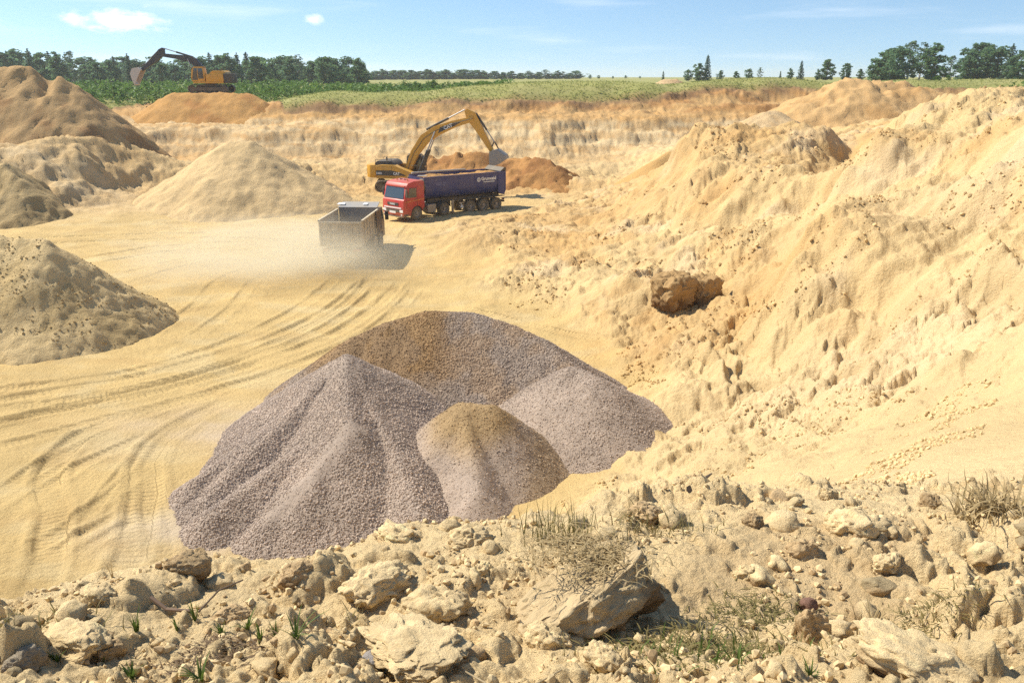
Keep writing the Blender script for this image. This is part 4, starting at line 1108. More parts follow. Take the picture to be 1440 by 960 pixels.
exc, boom_o = excavator((ex_loc.x, ex_loc.y, ez + .02), R(-9), 'yellow excavator with its bucket over the blue trailer in the pit', m_yell, m_yell,
    *stretch([(.55, 1.75), (1.15, 3.3), (2.0, 4.55), (3.0, 5.25), (4.4, 5.85), (5.95, 6.3)]), [.52, .72, .90, .86, .62, .42],
    *stretch([(5.35, 7.05), (5.75, 6.55), (6.3, 5.6), (7.35, 3.6)]), [.30, .95, .72, .34],
    (None, stretch([(7.25, 3.55), (7.85, 3.75), (8.5, 3.25), (8.6, 2.95), (8.1, 2.55), (7.5, 2.3), (7.25, 2.35)])[0], stretch([(7.6, 3.0)])[0][0]),
    stretch([(2.15, 5.35), (5.25, 7.05)])[0], stretch([(6.15, 6.75), (7.55, 4.35)])[0], track_rz=R(14), mark='CAT')
exc.scale = (.98, .98, .98)
for s in (-1, 1): MB().prism(stretch([(3.15, 5.05), (3.3, 5.55), (4.55, 6.02), (4.95, 6.0), (4.5, 5.70), (3.6, 5.30)])[0], s * .302 - .006, s * .302 + .006).build('mark_panel', m_dark, boom_o)
for s in (-1, 1): lettering('lettering', 'CAT', .42, m_white, boom_o, (4.39, s * .315, 5.62), (-s * math.cos(.36), 0, -s * math.sin(.36)), (-math.sin(.36), 0, math.cos(.36)), .004, .014)
far_loc = at(299, 131, 106)
fz = far_loc.z
ex2, b2 = excavator((far_loc.x, far_loc.y, fz), R(180), 'far orange excavator with a black boom on the orange mound at the skyline', m_yell2, m_boomdk,
    [(.6, 1.9), (1.15, 3.0), (1.75, 3.75), (2.6, 4.1), (4.0, 4.3), (5.6, 4.5)], [.55, .72, .82, .70, .52, .40],
    [(5.5, 5.3), (5.75, 4.85), (6.6, 4.05), (8.5, 2.75)], [.3, .9, .62, .34],
    (((5.6, 5.3), (7.2, 3.8)), [(8.35, 2.75), (8.75, 3.05), (9.45, 2.95), (9.75, 2.3), (9.6, 1.55), (9.4, .95)], (8.8, 2.1)),
    ((1.9, 4.25), (5.45, 5.3)), ((6.05, 5.1), (8.0, 3.45)), counter=m_dark, hood=m_yell2, bucket_mat=paint('worn_bucket', (.55, .50, .44), .4, .2, dust=.3), stripe=False)

# ------------------------------------------------------------------ dusty dump truck driving away
def dump_truck(loc, rz):
    D = empty('dump_truck', loc, rz); tag(D, 'dust-covered brown dump truck seen from behind, driving off empty', 'truck')
    zb, zt, w, L = 1.25, 2.62, 1.22, 4.1
    bed = MB().box(.02, L, -w + .05, w - .05, zb, zb + .08).build('bed_floor', m_bed, D)
    MB().box(.02, L, -w, -w + .05, zb, zt).build('bed_side', m_brown, D); MB().box(.02, L, w - .05, w, zb, zt).build('bed_side', m_brown, D)
    MB().slab((L, -w + .05, zb + .08), (L, w - .05, zb + .08), (L + .15, w - .05, zt + .15), (L + .15, -w + .05, zt + .15), .06).build('bed_front', m_bed, D)
    tg = MB().box(-.06, .0, -w, w, zb - .04, zt - .05).build('tailgate', m_brown, D)
    MB().box(-.13, -.062, -w, w, zt - .14, zt - .02).box(-.13, -.062, -w, w, zb - .06, zb + .05).box(-.13, -.062, -w, -w + .10, zb + .05, zt - .14).box(-.13, -.062, w - .10, w, zb + .05, zt - .14).build('tailgate_frame', m_brown, tg, .015)
    for yy in (-w * .52, 0, w * .52): MB().box(-.12, -.064, yy - .035, yy + .035, zb + .05, zt - .14).build('tailgate_rib', m_brown, tg)
    MB().box(-.11, -.066, -w + .1, w - .1, 1.86, 1.93).build('tailgate_crossbar', m_brown, tg)
    for s in (-1, 1):
        for xx in (.5, 1.2, 1.9, 2.6, 3.3): MB().box(xx - .04, xx + .04, s * (w + .035) - .035, s * (w + .035) + .035, zb, zt - .02).build('side_rib', m_brown, D)
        MB().box(.0, L + .1, s * (w + .02) - .06, s * (w + .02) + .06, zt - .03, zt + .07).build('side_rail', m_brown, D, .015)
    vis = MB().slab((L + .1, -w, zt + .16), (L + .1, w, zt + .16), (L + 1.15, w * .95, zt + .34), (L + 1.15, -w * .95, zt + .34), .05).build('cab_visor', m_vis, D)
    for yy, ww in ((.85, .5), (-.55, .3)): MB().slab((L + .4, yy, zt + .275), (L + .4, yy + ww, zt + .275), (L + .75, yy + ww * .9, zt + .335), (L + .75, yy + ww * .1, zt + .335), .012).build('paint_patch', m_white, vis)
    MB().prism([(4.42, 1.0), (4.42, 2.52), (4.6, 2.62), (5.7, 2.60), (6.15, 1.9), (6.25, 1.5), (6.25, .7), (5.75, .7), (5.65, 1.1), (4.75, 1.1), (4.7, .9)], -1.2, 1.2).build('cab', paint('cab_brown', (.12, .055, .03), .5, dust=.5), D, .05, True)
    for s in (-1, 1):
        MB().slab(*[(x, s * 1.204, z) for x, z in ((5.85, 1.85), (4.9, 1.85), (4.9, 2.4), (5.55, 2.4))][::s], .008).build('side_window', m_glass, D)
        m = MB().box(5.75, 5.86, s * 1.45 - .11, s * 1.45 + .11, 1.75, 2.3).build('mirror', m_dark, D, .02)
        MB().tube([(5.8, s * 1.2, 2.4), (5.8, s * 1.45, 2.28)], .02, 6).build('mirror_arm', m_dark, m)
        MB().box(.1, 5.4, s * .4 - .06, s * .4 + .06, .85, 1.15).build('chassis_rail', m_black, D)
        MB().box(.3, .34, s * .95 - .26, s * .95 + .26, .35, 1.0).build('mudflap', m_rubber, D)
        MB().box(.02, .10, s * .85 - .2, s * .85 + .2, .88, 1.04).build('tail_lamp', paint('tail_red', (.45, .02, .02), .3), D)
        MB().prism([(3.3, .5), (4.2, .5), (4.2, 1.05), (3.3, 1.05)], min(s * .6, s * 1.15), max(s * .6, s * 1.15)).build('fuel_tank' if s < 0 else 'battery_box', m_brown, D, .06)
        # tarpaulin rags hung over the front corner of the bed
        rag = MB(); n = 14
        for k in range(n):
            x0_, x1_ = 3.2 + k * .085, 3.2 + (k + 1) * .085; o0, o1 = .05 * math.sin(k * 1.7), .05 * math.sin((k + 1) * 1.7)
            zl = 1.45 + .18 * math.sin(k * 2.3)
            rag.slab((x0_, s * (w + .14 + o0), zt + .05), (x1_, s * (w + .14 + o1), zt + .05), (x1_, s * (w + .17 + o1 * 1.6), zl), (x0_, s * (w + .17 + o0 * 1.6), zl), .012)
        rag.build('tarpaulin', paint('tarpaulin_brown', (.14, .085, .055), .8, dust=.5), D)
    MB().cyl((3.0, 0, 1.0), (3.6, 0, 1.25), .12).build('tipping_ram', m_steel, D)
    MB().box(.15, .30, -1.1, 1.1, .58, .70).build('rear_bumper', m_black, D)
    for x, dual in ((1.0, 1), (2.35, 1), (5.2, 0)):
        for s in (-1, 1): wheel(D, x, s * (.90 if dual else 1.03), .52, .58 if dual else .32, s)
        MB().cyl((x, -.8, .52), (x, .8, .52), .09).build('axle', m_black, D)
    return D
dp = atz(482, 375, 0)
dump = dump_truck((dp.x - .02, dp.y + .2, ground_z(dp.x, dp.y + 2) - .05), R(90 - 3))
# ------------------------------------------------------------------ trees, shrubs and field grass
def leaf_material(name, cols, trans=.25):
    t = NT(name)
    oi = t.add('ShaderNodeObjectInfo')
    v = t.attr('shade', 'Fac')
    c = t.mix(v, tuple(cols[0]), tuple(cols[1]))
    c = t.mix(t.math('MULTIPLY', oi.outputs['Random'], .6), c, tuple(cols[2]))
    t.set('Base Color', c); t.set('Roughness', .6); t.set('Specular IOR Level', .25)
    tr = t.add('ShaderNodeBsdfTranslucent'); t.l.new(c, tr.inputs['Color'])
    mx = t.add('ShaderNodeMixShader'); mx.inputs[0].default_value = trans
    out = t.n['Material Output']
    t.l.new(t.b.outputs[0], mx.inputs[1]); t.l.new(tr.outputs[0], mx.inputs[2]); t.l.new(mx.outputs[0], out.inputs['Surface'])
    return t.m
M_LEAF = leaf_material('broad_leaves', ((.10, .185, .085), (.175, .28, .115), (.12, .21, .12)), .55)
M_BIRCH = leaf_material('birch_leaves', ((.075, .14, .06), (.14, .21, .10), (.10, .16, .085)))
M_NEEDLE = leaf_material('needles', ((.070, .13, .08), (.125, .195, .11), (.09, .15, .10)), .35)
M_SHRUB = leaf_material('shrub_leaves', ((.095, .185, .042), (.18, .28, .065), (.11, .19, .045)), .4)
def bark(name, col):
    t = NT(name); n = t.noise(6, 5, .6); t.set('Base Color', t.mix(t.rng(n, .35, .65), tuple(col), tuple(c * .45 for c in col))); t.set('Roughness', .9)
    return t.m
M_BARK = bark('bark', (.14, .10, .07)); M_BIRCHBARK = bark('birch_bark', (.55, .52, .48))
def leaf_quads(P, size, rg, up=.35):
    n = len(P)
    N = rg.normal(size=(n, 3)); N[:, 2] = np.abs(N[:, 2]) + up; N /= np.linalg.norm(N, axis=1)[:, None]
    A = np.cross(N, rg.normal(size=(n, 3))); A /= np.linalg.norm(A, axis=1)[:, None]; B = np.cross(N, A)
    s = (size * (.6 + .8 * rg.random(n)))[:, None]; e = (.55 + .4 * rg.random(n))[:, None]
    V = np.stack([P - A * s, P - B * s * e, P + A * s, P + B * s * e], 1).reshape(-1, 3)
    V += rg.normal(size=V.shape) * np.mean(size) * .15
    return V, np.arange(4 * n).reshape(n, 4)
def trunk_mesh(name, limbs):
    mb = MB()
    for p, q, r0, r1 in limbs: mb.cyl(p, q, r0, r1, 7)
    me = bpy.data.meshes.new(name); me.from_pydata(mb.v, [], mb.f); me.polygons.foreach_set('use_smooth', [True] * len(me.polygons))
    return me
def broad_tree(seed, h=9., w=5.5, n=1500, leaf=.26, low=.12, gaps=.25, point=.0):
    """limbs with leaf clumps at their ends; returns trunk and crown meshes"""
    rg = np.random.default_rng(seed); limbs = []; clumps = []
    top = np.array((rg.normal() * .2, rg.normal() * .2, h * .93)); pts = [np.zeros(3)]
    for k in range(1, 6): pts.append(top * k / 5 + np.array((rg.normal(), rg.normal(), 0)) * .05 * h * .3)
    for k in range(5): limbs.append((pts[k], pts[k + 1], .022 * h * (1 - .18 * k), .022 * h * (1 - .18 * (k + 1)) + .01))
    nl = 26
    for k in range(nl):
        f = low + (1 - low) * (k + .5) / nl; ang = k * 2.4 + rg.random()
        prof = math.sin(math.pi * min(1, (f - low) / (1 - low) * .86 + .13)) ** .75 * (1 - point * f)
        rad = w / 2 * prof * (.65 + .5 * rg.random())
        b = pts[min(4, int(f * .8 * 5))] + (pts[min(4, int(f * .8 * 5)) + 1] - pts[min(4, int(f * .8 * 5))]) * (f * .8 * 5 % 1)
        e = np.array((b[0] + math.cos(ang) * rad, b[1] + math.sin(ang) * rad, h * f * .97 + .04 * h * rg.normal() * .5))
        limbs.append((b, e, .008 * h * (1.1 - f), .004 * h * .5))
        for q in range(3):
            c = b + (e - b) * (1.0 if q == 0 else .35 + .5 * rg.random()) + rg.normal(size=3) * w * .06
            if rg.random() > gaps or q == 0: clumps.append((c, w * (.085 + .07 * rg.random())))
    clumps.append((top, w * .09))
    per = max(6, n // len(clumps)); P = []; S = []
    for c, r in clumps:
        d = rg.normal(size=(per, 3)); d /= np.linalg.norm(d, axis=1)[:, None]
        P.append(c + d * (r * rg.random((per, 1)) ** .45) * np.array((1.15, 1.15, .8))); S.append(np.full(per, rg.random()))
    P = np.concatenate(P); S = np.repeat(np.concatenate(S) * .6 + rg.random(len(P)) * .4, 4)
    V, F = leaf_quads(P, np.full(len(P), leaf), rg)
    cr = np_mesh('crown', V, F, False); vfloat(cr, 'shade', S)
    return trunk_mesh('trunk', limbs), cr
def spruce_tree(seed, h=9., w=3.6, n=1100, leaf=.24):
    rg = np.random.default_rng(seed); limbs = [((0, 0, 0), (0, 0, h * .97), .018 * h, .01)]; P = []; S = []
    whorls = 17
    for k in range(whorls):
        f = .06 + .92 * k / whorls; rad = w / 2 * (1 - f) ** .85 + .12
        for j in range(7):
            a = j * .9 + k * 1.3 + rg.random() * .5; L = rad * (.7 + .45 * rg.random())
            e = np.array((math.cos(a) * L, math.sin(a) * L, h * f - .22 * L)); b = np.array((0, 0, h * f))
            if j % 2 == 0: limbs.append((b, e, .012 * h * .3, .01))
            m = max(3, int(n / whorls / 7 * (.4 + 1.2 * (1 - f))))
            t = rg.random((m, 1)) ** .7
            P.append(b + (e - b) * t + rg.normal(size=(m, 3)) * .11 * np.array((1, 1, .5))); S.append(np.full(m, rg.random()))
    P.append(np.array([(0, 0, h * (.93 + .07 * q)) for q in np.linspace(0, 1, 8)])); S.append(np.full(8, .5))
    P = np.concatenate(P); S = np.repeat(np.concatenate(S) * .6 + rg.random(len(P)) * .4, 4)
    V, F = leaf_quads(P, np.full(len(P), leaf), rg, .1)
    cr = np_mesh('crown', V, F, False); vfloat(cr, 'shade', S)
    return trunk_mesh('trunk', limbs), cr
KINDS = {}
for k in range(5): KINDS['broad%d' % k] = broad_tree(700 + k, 9, 6.0 + .7 * (k % 3), 2400, .30, .02, .12, .15 * (k % 2)) + (M_BARK, M_LEAF, 'broadleaf_tree')
for k in range(2): KINDS['airy%d' % k] = broad_tree(720 + k, 9, 4.2, 850, .21, .18, .45) + (M_BIRCHBARK, M_BIRCH, 'birch_tree')
for k in range(3): KINDS['spruce%d' % k] = spruce_tree(740 + k, 9, 3.4 + .4 * k, 1300) + (M_BARK, M_NEEDLE, 'spruce_tree')
for k in range(4): KINDS['shrub%d' % k] = broad_tree(760 + k, 2.4, 1.9, 420, .13, .0, .1) + (M_BARK, M_SHRUB, 'shrub')
PARK = {}
def plant(kind, x, y, height, widen, label, cat, group, rz=None):
    tm, cm, bm_, lm, nm = KINDS[kind]
    e = empty(nm, (x, y, ground_lo(x, y)), random.random() * 6.28 if rz is None else rz)
    h0 = 2.4 if kind.startswith('shrub') else 9.
    s = height / h0; e.scale = (s * widen, s * widen, s)
    link('trunk', tm, bm_, e); link('crown', cm, lm, e)
    tag(e, label, cat, group)
    return e
def ground_lo(x, y): return float(base_h(np.array([x]), np.array([y]))[0]) - .05
def plant_px(kind, px, top, Y, widen, label, cat, group):
    p = at(px, top, Y)
    g = ground_lo(p.x, Y)
    return plant(kind, p.x, Y, max(.8, p.z - g), widen, label, cat, group)
G_W = 'trees of the wood on the left skyline'
wood = [('broad0', 2, 72), ('broad2', 17, 70), ('spruce0', 38, 69), ('broad1', 52, 74), ('spruce1', 66, 72), ('broad3', 78, 76), ('airy0', 97, 71), ('broad4', 118, 90), ('broad0', 134, 86), ('broad1', 150, 84), ('spruce2', 158, 79), ('spruce0', 178, 76),
        ('broad2', 188, 84), ('broad3', 206, 94), ('broad4', 224, 88), ('broad0', 243, 90), ('broad1', 262, 88), ('broad2', 280, 80), ('spruce1', 293, 74), ('broad4', 305, 77), ('broad3', 318, 78), ('spruce0', 332, 75), ('spruce2', 345, 73), ('broad0', 358, 78), ('broad1', 380, 88),
        ('broad2', 394, 79), ('broad3', 407, 82), ('airy1', 418, 77), ('broad4', 436, 86), ('broad0', 456, 78), ('broad1', 470, 83), ('broad2', 489, 80), ('broad3', 502, 84), ('broad4', 513, 98)]
uniq = {97: 'pale airy birch standing out in the left skyline wood', 178: 'pointed dark spruce above the far excavator bucket', 38: 'tallest pointed spruce of the left skyline wood, near the left edge', 345: 'pointed spruce just right of the far excavator, above its engine cover',
        418: 'slim airy birch between two round trees right of the far excavator', 456: 'broad round tree second from the right end of the left wood', 489: 'round tree at the right end of the left skyline wood', 513: 'lowest small tree at the right end of the left wood',
        293: 'pointed spruce behind the cab of the far excavator', 66: 'pointed spruce above the dip in the tall brown heap'}
for i, (k, px, top) in enumerate(wood):
    lab = uniq.get(px) or ('dark broadleaf tree in the skyline wood left of the far excavator' if px < 290 else 'dark broadleaf tree in the skyline wood %s' % ('just right of the far excavator' if px < 385 else 'towards its right end'))
    if px not in uniq and k.startswith('spruce'): lab = 'dark spruce crowded in the left skyline wood'
    plant_px(k, px, top, 235 + 14 * math.sin(i * 2.1), 1.15 + .25 * random.random(), lab, 'tree', G_W)
for i in range(40):
    px = -60 + i * 14.5
    plant_px('broad%d' % (i % 5), px, 86 + 7 * math.sin(i * 1.9) + (10 if px > 480 else 0), 262 + 12 * math.sin(i * 1.3), 1.5, 'dark tree filling the second row of the left wood %s' % ('above the tall brown heap' if px < 140 else 'behind the far excavator arm' if px < 300 else 'right of the far excavator' if px < 420 else 'near its right end'), 'tree', 'second row of the left wood')
right = [('broad1', 1252, 68, 'dark rounded tree at the left end of the right-hand grove'), ('airy0', 1284, 57, 'tall airy tree with sky showing through in the right-hand grove'), ('airy1', 1300, 60, 'airy tree just right of the tallest in the right-hand grove'),
         ('broad3', 1318, 64, 'rounded tree in the middle of the right-hand grove'), ('airy0', 1340, 78, 'low pale tree in the gap of the right-hand grove'), ('broad4', 1366, 72, 'dark tree left of the big peaked tree on the right'), ('broad0', 1384, 58, 'big dark peaked tree at the right edge grove'),
         ('broad2', 1408, 66, 'leafy tree second from the right edge'), ('spruce1', 1426, 62, 'pointed spruce at the right edge grove'), ('broad3', 1438, 74, 'tree cut off by the right edge of the grove'), ('broad1', 1236, 84, 'small tree at the foot of the right-hand grove'), ('broad2', 1268, 66, 'dark broad tree beside the tall airy one on the right'),
         ('broad4', 1470, 70, 'tree beyond the right edge')]
for k, px, top, lab in right[:-1]: plant_px(k, px, top, 205 + 10 * math.sin(px), 1.35, lab, 'tree', 'grove on the right skyline')
midt = [('broad2', 968, 98, 'small round tree left of the tall lone tree'), ('broad0', 984, 88, 'round tree against the tall lone tree on the skyline'), ('spruce2', 996, 77, 'tall lone dark tree on the skyline right of centre'), ('broad1', 1014, 99, 'small bush-like tree right of the tall lone tree'), ('broad4', 1036, 100, 'little low tree behind the far small heap'),
        ('broad2', 1054, 97, 'little tree left of a pair on the skyline'), ('airy1', 1070, 95, 'little airy tree right of a pair on the skyline'), ('broad3', 1112, 97, 'low round tree on the skyline left of a pointed one'), ('spruce2', 1128, 85, 'pointed tree on the skyline above the long orange heap'),
        ('broad4', 1166, 83, 'round tree on the skyline above the long orange heap'), ('broad0', 1192, 88, 'round tree right of the one above the long heap'), ('broad1', 1211, 97, 'low tree at the gap before the right-hand grove'), ('broad3', 1151, 98, 'tiny round tree between the pointed and round skyline trees'), ('spruce0', 1098, 100, 'tiny spruce on the skyline left of the low round tree')]
for k, px, top, lab in midt: plant_px(k, px, top, 235, 1.0, lab, 'tree', 'scattered trees on the middle skyline')
for i in range(48):
    px = 518 + i * 6.2 + 3 * math.sin(i * 3.)
    plant_px(('broad%d' % (i % 5)) if i % 4 else 'airy%d' % (i % 2), px, 100.5 + 2.5 * math.sin(i * 1.7) + (i > 26) * 1.5 - 2. * (i % 9 == 4), 420, 2.6, 'distant small %s in the low skyline strip, %s' % ('tree' if i % 4 else 'airy tree', ('above the boom of the pit excavator' if px > 600 and px < 690 else 'left of the pit excavator boom' if px < 600 else 'right of the pit excavator boom')), 'tree', 'low far tree strip')
for i, (px, top) in enumerate(((815, 106), (830, 105), (842, 106), (862, 107), (880, 106), (900, 107))): plant_px('broad%d' % (i % 5), px, top, 480, 1.3, 'distant tiny tree on the bare middle horizon', 'tree', 'tiny trees on the middle horizon')
plant_px('spruce1', 933, 100, 131, .8, 'young conifer beside the pale heap in the far field', 'tree', None)
plant_px('shrub1', 1436, 112, 92, 1.3, 'green bush at the right edge behind the sand bank', 'bush', None)
plant_px('shrub2', 1318, 108, 128, 1.9, 'green bush in the far field between two sand heaps', 'bush', None)
plant_px('shrub0', 1334, 109, 126, 1.5, 'low green bush right of the other field bush', 'bush', None)
# band of young shrubs in front of the left wood: the near ones singly, the rest as one thicket
rs = np.random.default_rng(5)
for i in range(70):
    px = 140 + 560 * (i + rs.random() * .8) / 70
    if 250 < px < 345: continue
    top = 124 - 4 * math.sin(px * .013) + 6 * rs.random() - (px > 470) * 4 - (px > 560) * 4
    plant_px('shrub%d' % (i % 4), px, top, 116 + 16 * rs.random() + (px > 500) * 8, 1.25, ('green young shrub in the front edge of the thicket left of the far excavator' if px < 250 else 'green young shrub in the front edge of the thicket right of the far excavator') if px < 480 else 'green young shrub in the thinning right part of the thicket', 'shrub', 'young shrubs along the field')
def thicket():
    Ps = []; Ss = []
    n = 900
    px = 60 + rs.random(n) * 660; Y = 108 + rs.random(n) * 52; keep = rs.random(n) < np.clip((760 - px) / 260, .15, 1); px, Y = px[keep], Y[keep]
    x = (px - 720) / FPX / CP * Y; g = base_h(x, Y); h = (.9 + 1.3 * rs.random(len(x))) * np.clip((800 - px) / 400, .5, 1)
    for a, b, c, d in zip(x, Y, g, h):
        m = 34; q = rs.normal(size=(m, 3)) * np.array((.55, .55, .0)); q[:, 2] = rs.random(m) ** .8 * d
        q[:, :2] *= (1.1 - .6 * q[:, 2:] / d); Ps.append(q + (a, b, c)); Ss.append(np.full(m, rs.random()))
    P = np.concatenate(Ps); S = np.repeat(np.concatenate(Ss) * .6 + rs.random(len(P)) * .4, 4)
    V, F = leaf_quads(P, np.full(len(P), .19), rs)
    me = np_mesh('thicket', V, F, False); vfloat(me, 'shade', S)
    o = link('thicket', me, M_SHRUB); o['kind'] = 'stuff'; o['label'] = 'green thicket of young shrubs below the left wood'
thicket()
def field_grass():
    n = 52000
    th = (rs.random(n) * 78 - 39) * math.pi / 180; e = np.interp(th, _eth, _er)
    r = e + .3 + 75 * rs.random(n) ** 1.7
    x, y = r * np.sin(th), r * np.cos(th); k = (r - np.array(field_edge(x, y))) > .1; x, y = x[k], y[k]
    z = terrain(x, y)[0]; n = len(x)
    h = (.06 + .15 * rs.random(n)) * (.8 + .5 * np.clip(noise2(x / 5, y / 5, 800), -.6, 1)); a = rs.random(n) * 6.28
    w = .03 + .04 * rs.random(n)
    dx, dy = np.cos(a) * w, np.sin(a) * w; lx, ly = rs.normal(size=(2, n)) * .12
    V = np.stack([np.stack([x - dx, y - dy, z - .03], 1), np.stack([x + dx, y + dy, z - .03], 1), np.stack([x + dx * .5 + lx, y + dy * .5 + ly, z + h], 1), np.stack([x - dx * .6 + lx * 1.3, y - dy * .6 + ly, z + h * .8], 1)], 1).reshape(-1, 3)
    me = np_mesh('field_grass', V, np.arange(4 * n).reshape(n, 4), False)
    vfloat(me, 'shade', np.repeat(np.clip(.5 + .5 * noise2(x / 4, y / 4, 805) + .25 * rs.normal(size=n), 0, 1), 4))
    m = leaf_material('field_grass', ((.24, .28, .08), (.46, .42, .18), (.26, .29, .08)), .5)
    o = link('field_grass', me, m); o['kind'] = 'stuff'; o['label'] = 'rough green and straw grass of the field'
field_grass()
# ------------------------------------------------------------------ clods, crumbs, sticks and weeds
def crumb_material():
    t = NT('sand_crumb')
    r = t.add('ShaderNodeAttribute'); r.attribute_type = 'INSTANCER'; r.attribute_name = 'tone'
    n = t.noise(5, 5, .7)
    t.set('Base Color', t.mix(t.rng(n, .3, .7, 0, .5), r.outputs['Color'], t.mix(1.0, r.outputs['Color'], (.70, .64, .58), 'MULTIPLY')))
    t.set('Roughness', .95); t.set('Specular IOR Level', .1)
    return t.m
M_CRUMB = crumb_material()
def clod_mesh(name, seed, sub=4, sq=2.6, cut=.0, rough=.16, colour=GREYS, dark=None):
    """broken lump of damp sand: squared-off ball, faceted by a few cuts, then roughened"""
    bm = bmesh.new(); bmesh.ops.create_icosphere(bm, subdivisions=sub, radius=1)
    V = np.array([v.co[:] for v in bm.verts]); F = np.array([[l.index for l in f.verts] for f in bm.faces]); bm.free()
    rg = np.random.default_rng(seed)
    V = V / (np.sum(np.abs(V) ** sq, 1) ** (1 / sq))[:, None]
    for k in range(5 if sq < 6 else 0):
        d = rg.normal(size=3); d /= np.linalg.norm(d); t = .62 + .3 * rg.random(); p = V @ d
        V -= np.maximum(p - t, 0)[:, None] * d * .85
    N = V / np.linalg.norm(V, axis=1)[:, None]
    Q = V + seed * 3.1
    n = .9 * fbm3(Q * 1.4, 3, seed) + .8 * (np.abs(fbm3(Q * 3.2, 4, seed + 4, .6)) - .35) + .22 * fbm3(Q * 11, 2, seed + 8)
    V = V + N * (rough * n)[:, None]
    V = V + rough * .6 * np.stack([fbm3(Q * 2.3 + 7, 3, seed + 30), fbm3(Q * 2.3 + 17, 3, seed + 33), fbm3(Q * 2.3 + 27, 3, seed + 36)], 1)
    me = np_mesh(name, V, F)
    C = np.empty((len(V), 3)); C[:] = np.array(colour) * .92
    n2 = fbm3(Q * 2.2, 4, seed + 20)
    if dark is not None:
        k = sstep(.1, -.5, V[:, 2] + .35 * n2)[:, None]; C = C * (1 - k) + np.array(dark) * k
    C = C * (1 + .16 * n2)[:, None]
    vcol(me, 'soil', np.clip(C, .02, .85))
    return me
def clod_soil(name):
    t = NT(name); col = t.attr('soil')
    n = t.noise(5, 8, .7); n2 = t.noise(22, 5, .7)
    c = t.mix(t.rng(n, .35, .7, 0, .35), col, t.mix(1.0, col, (.66, .58, .5), 'MULTIPLY'))
    t.set('Base Color', c); t.set('Roughness', .95); t.set('Specular IOR Level', .1)
    t.l.new(t.bump(t.math('ADD', n, t.math('MULTIPLY', n2, .4)), .55, .10), t.b.inputs['Normal'])
    return t.m
M_CLOD = clod_soil('clod_soil')
EARTH = np.array((.52, .37, .20))
def ray_ground(px, py, lo=1.0, hi=60):
    """where the sight line through a point of the photograph meets the finished ground"""
    u, v = (px - 720) / FPX, (480 - py) / FPX
    d = np.array((u, CP + v * SP, -SP + v * CP))
    o = np.array((0, 0, CAM_H))
    t = np.geomspace(lo, hi, 160); P = o + t[:, None] * d
    hit = P[:, 2] < base_h(P[:, 0], P[:, 1]); i = int(np.argmax(hit)) if hit.any() else len(t) - 1
    t = np.linspace(t[max(0, i - 5)], t[min(len(t) - 1, i + 3)], 60); P = o + t[:, None] * d
    g = terrain(P[:, 0], P[:, 1])[0]; i = int(np.argmax(P[:, 2] < g))
    return Vector((P[i, 0], P[i, 1], g[i])), float(t[i])
def clod(px, py, wpx, hpx, label, seed, colour=GREYS, dark=None, depth=.8, tilt=(0, 0, 0), name='sand_clod', group='clods on the rim in the foreground', sink=.58, sub=5, rough=.16, sq=2.6, cat='clod'):
    """lump whose foot is seen at px, py and that shows wpx by hpx pixels"""
    p, t = ray_ground(px, py)
    s = t / FPX
    me = clod_mesh(name, seed, sub, sq, colour=colour, dark=dark, rough=rough)
    o = link(name, me, M_CLOD)
    hw, hh = wpx * s / 2, hpx * s / 2
    o.scale = (hw, hw * depth, hh * 1.15); o.rotation_euler = tilt
    o.location = p + Vector((0, hw * depth * .35, hh * (1.15 - 2 * sink)))
    tag(o, label, cat, group)
    return o
TURF = np.array((.58, .44, .25)); DARKS = np.array((.36, .235, .12))
# the big overturned turf slab is built from its own outline
def turf_slab():
    p, t = ray_ground(850, 880); s = t / FPX
    xs = np.linspace(-1, 1, 90); ys = np.linspace(-1, 1, 60)
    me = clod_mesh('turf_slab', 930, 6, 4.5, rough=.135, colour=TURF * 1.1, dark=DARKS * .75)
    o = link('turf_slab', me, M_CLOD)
    L = 118 * s
    o.scale = (L, L * .62, L * .44); o.rotation_euler = (R(-20), R(-6), R(46))
    o.location = p + Vector((-.02, L * .40, L * .22))
    tag(o, 'big overturned turf slab with dry grass on top and a dark underside in the foreground', 'turf slab')
    return o
slab = turf_slab()
clod(948, 430, 50, 42, 'brown earth clod with its shaded side coloured darker, on the slope, left of the pair above the gravel', 901, (.44, .285, .13), (.20, .115, .05), 1.0, (R(4), R(4), R(-58)), 'earth_clod', 'pair of earth clods on the right slope', .24, sq=6, rough=.20)  # second colour paints shade into the lower part of the lump
clod(990, 426, 40, 38, 'brown earth clod with its shaded side coloured darker, on the slope, right of the pair above the gravel', 902, (.44, .285, .13), (.20, .115, .05), 1.0, (R(4), R(-6), R(-46)), 'earth_clod', 'pair of earth clods on the right slope', .24, sq=6, rough=.20)  # lower part likewise coloured dark to stand for its shadowed face
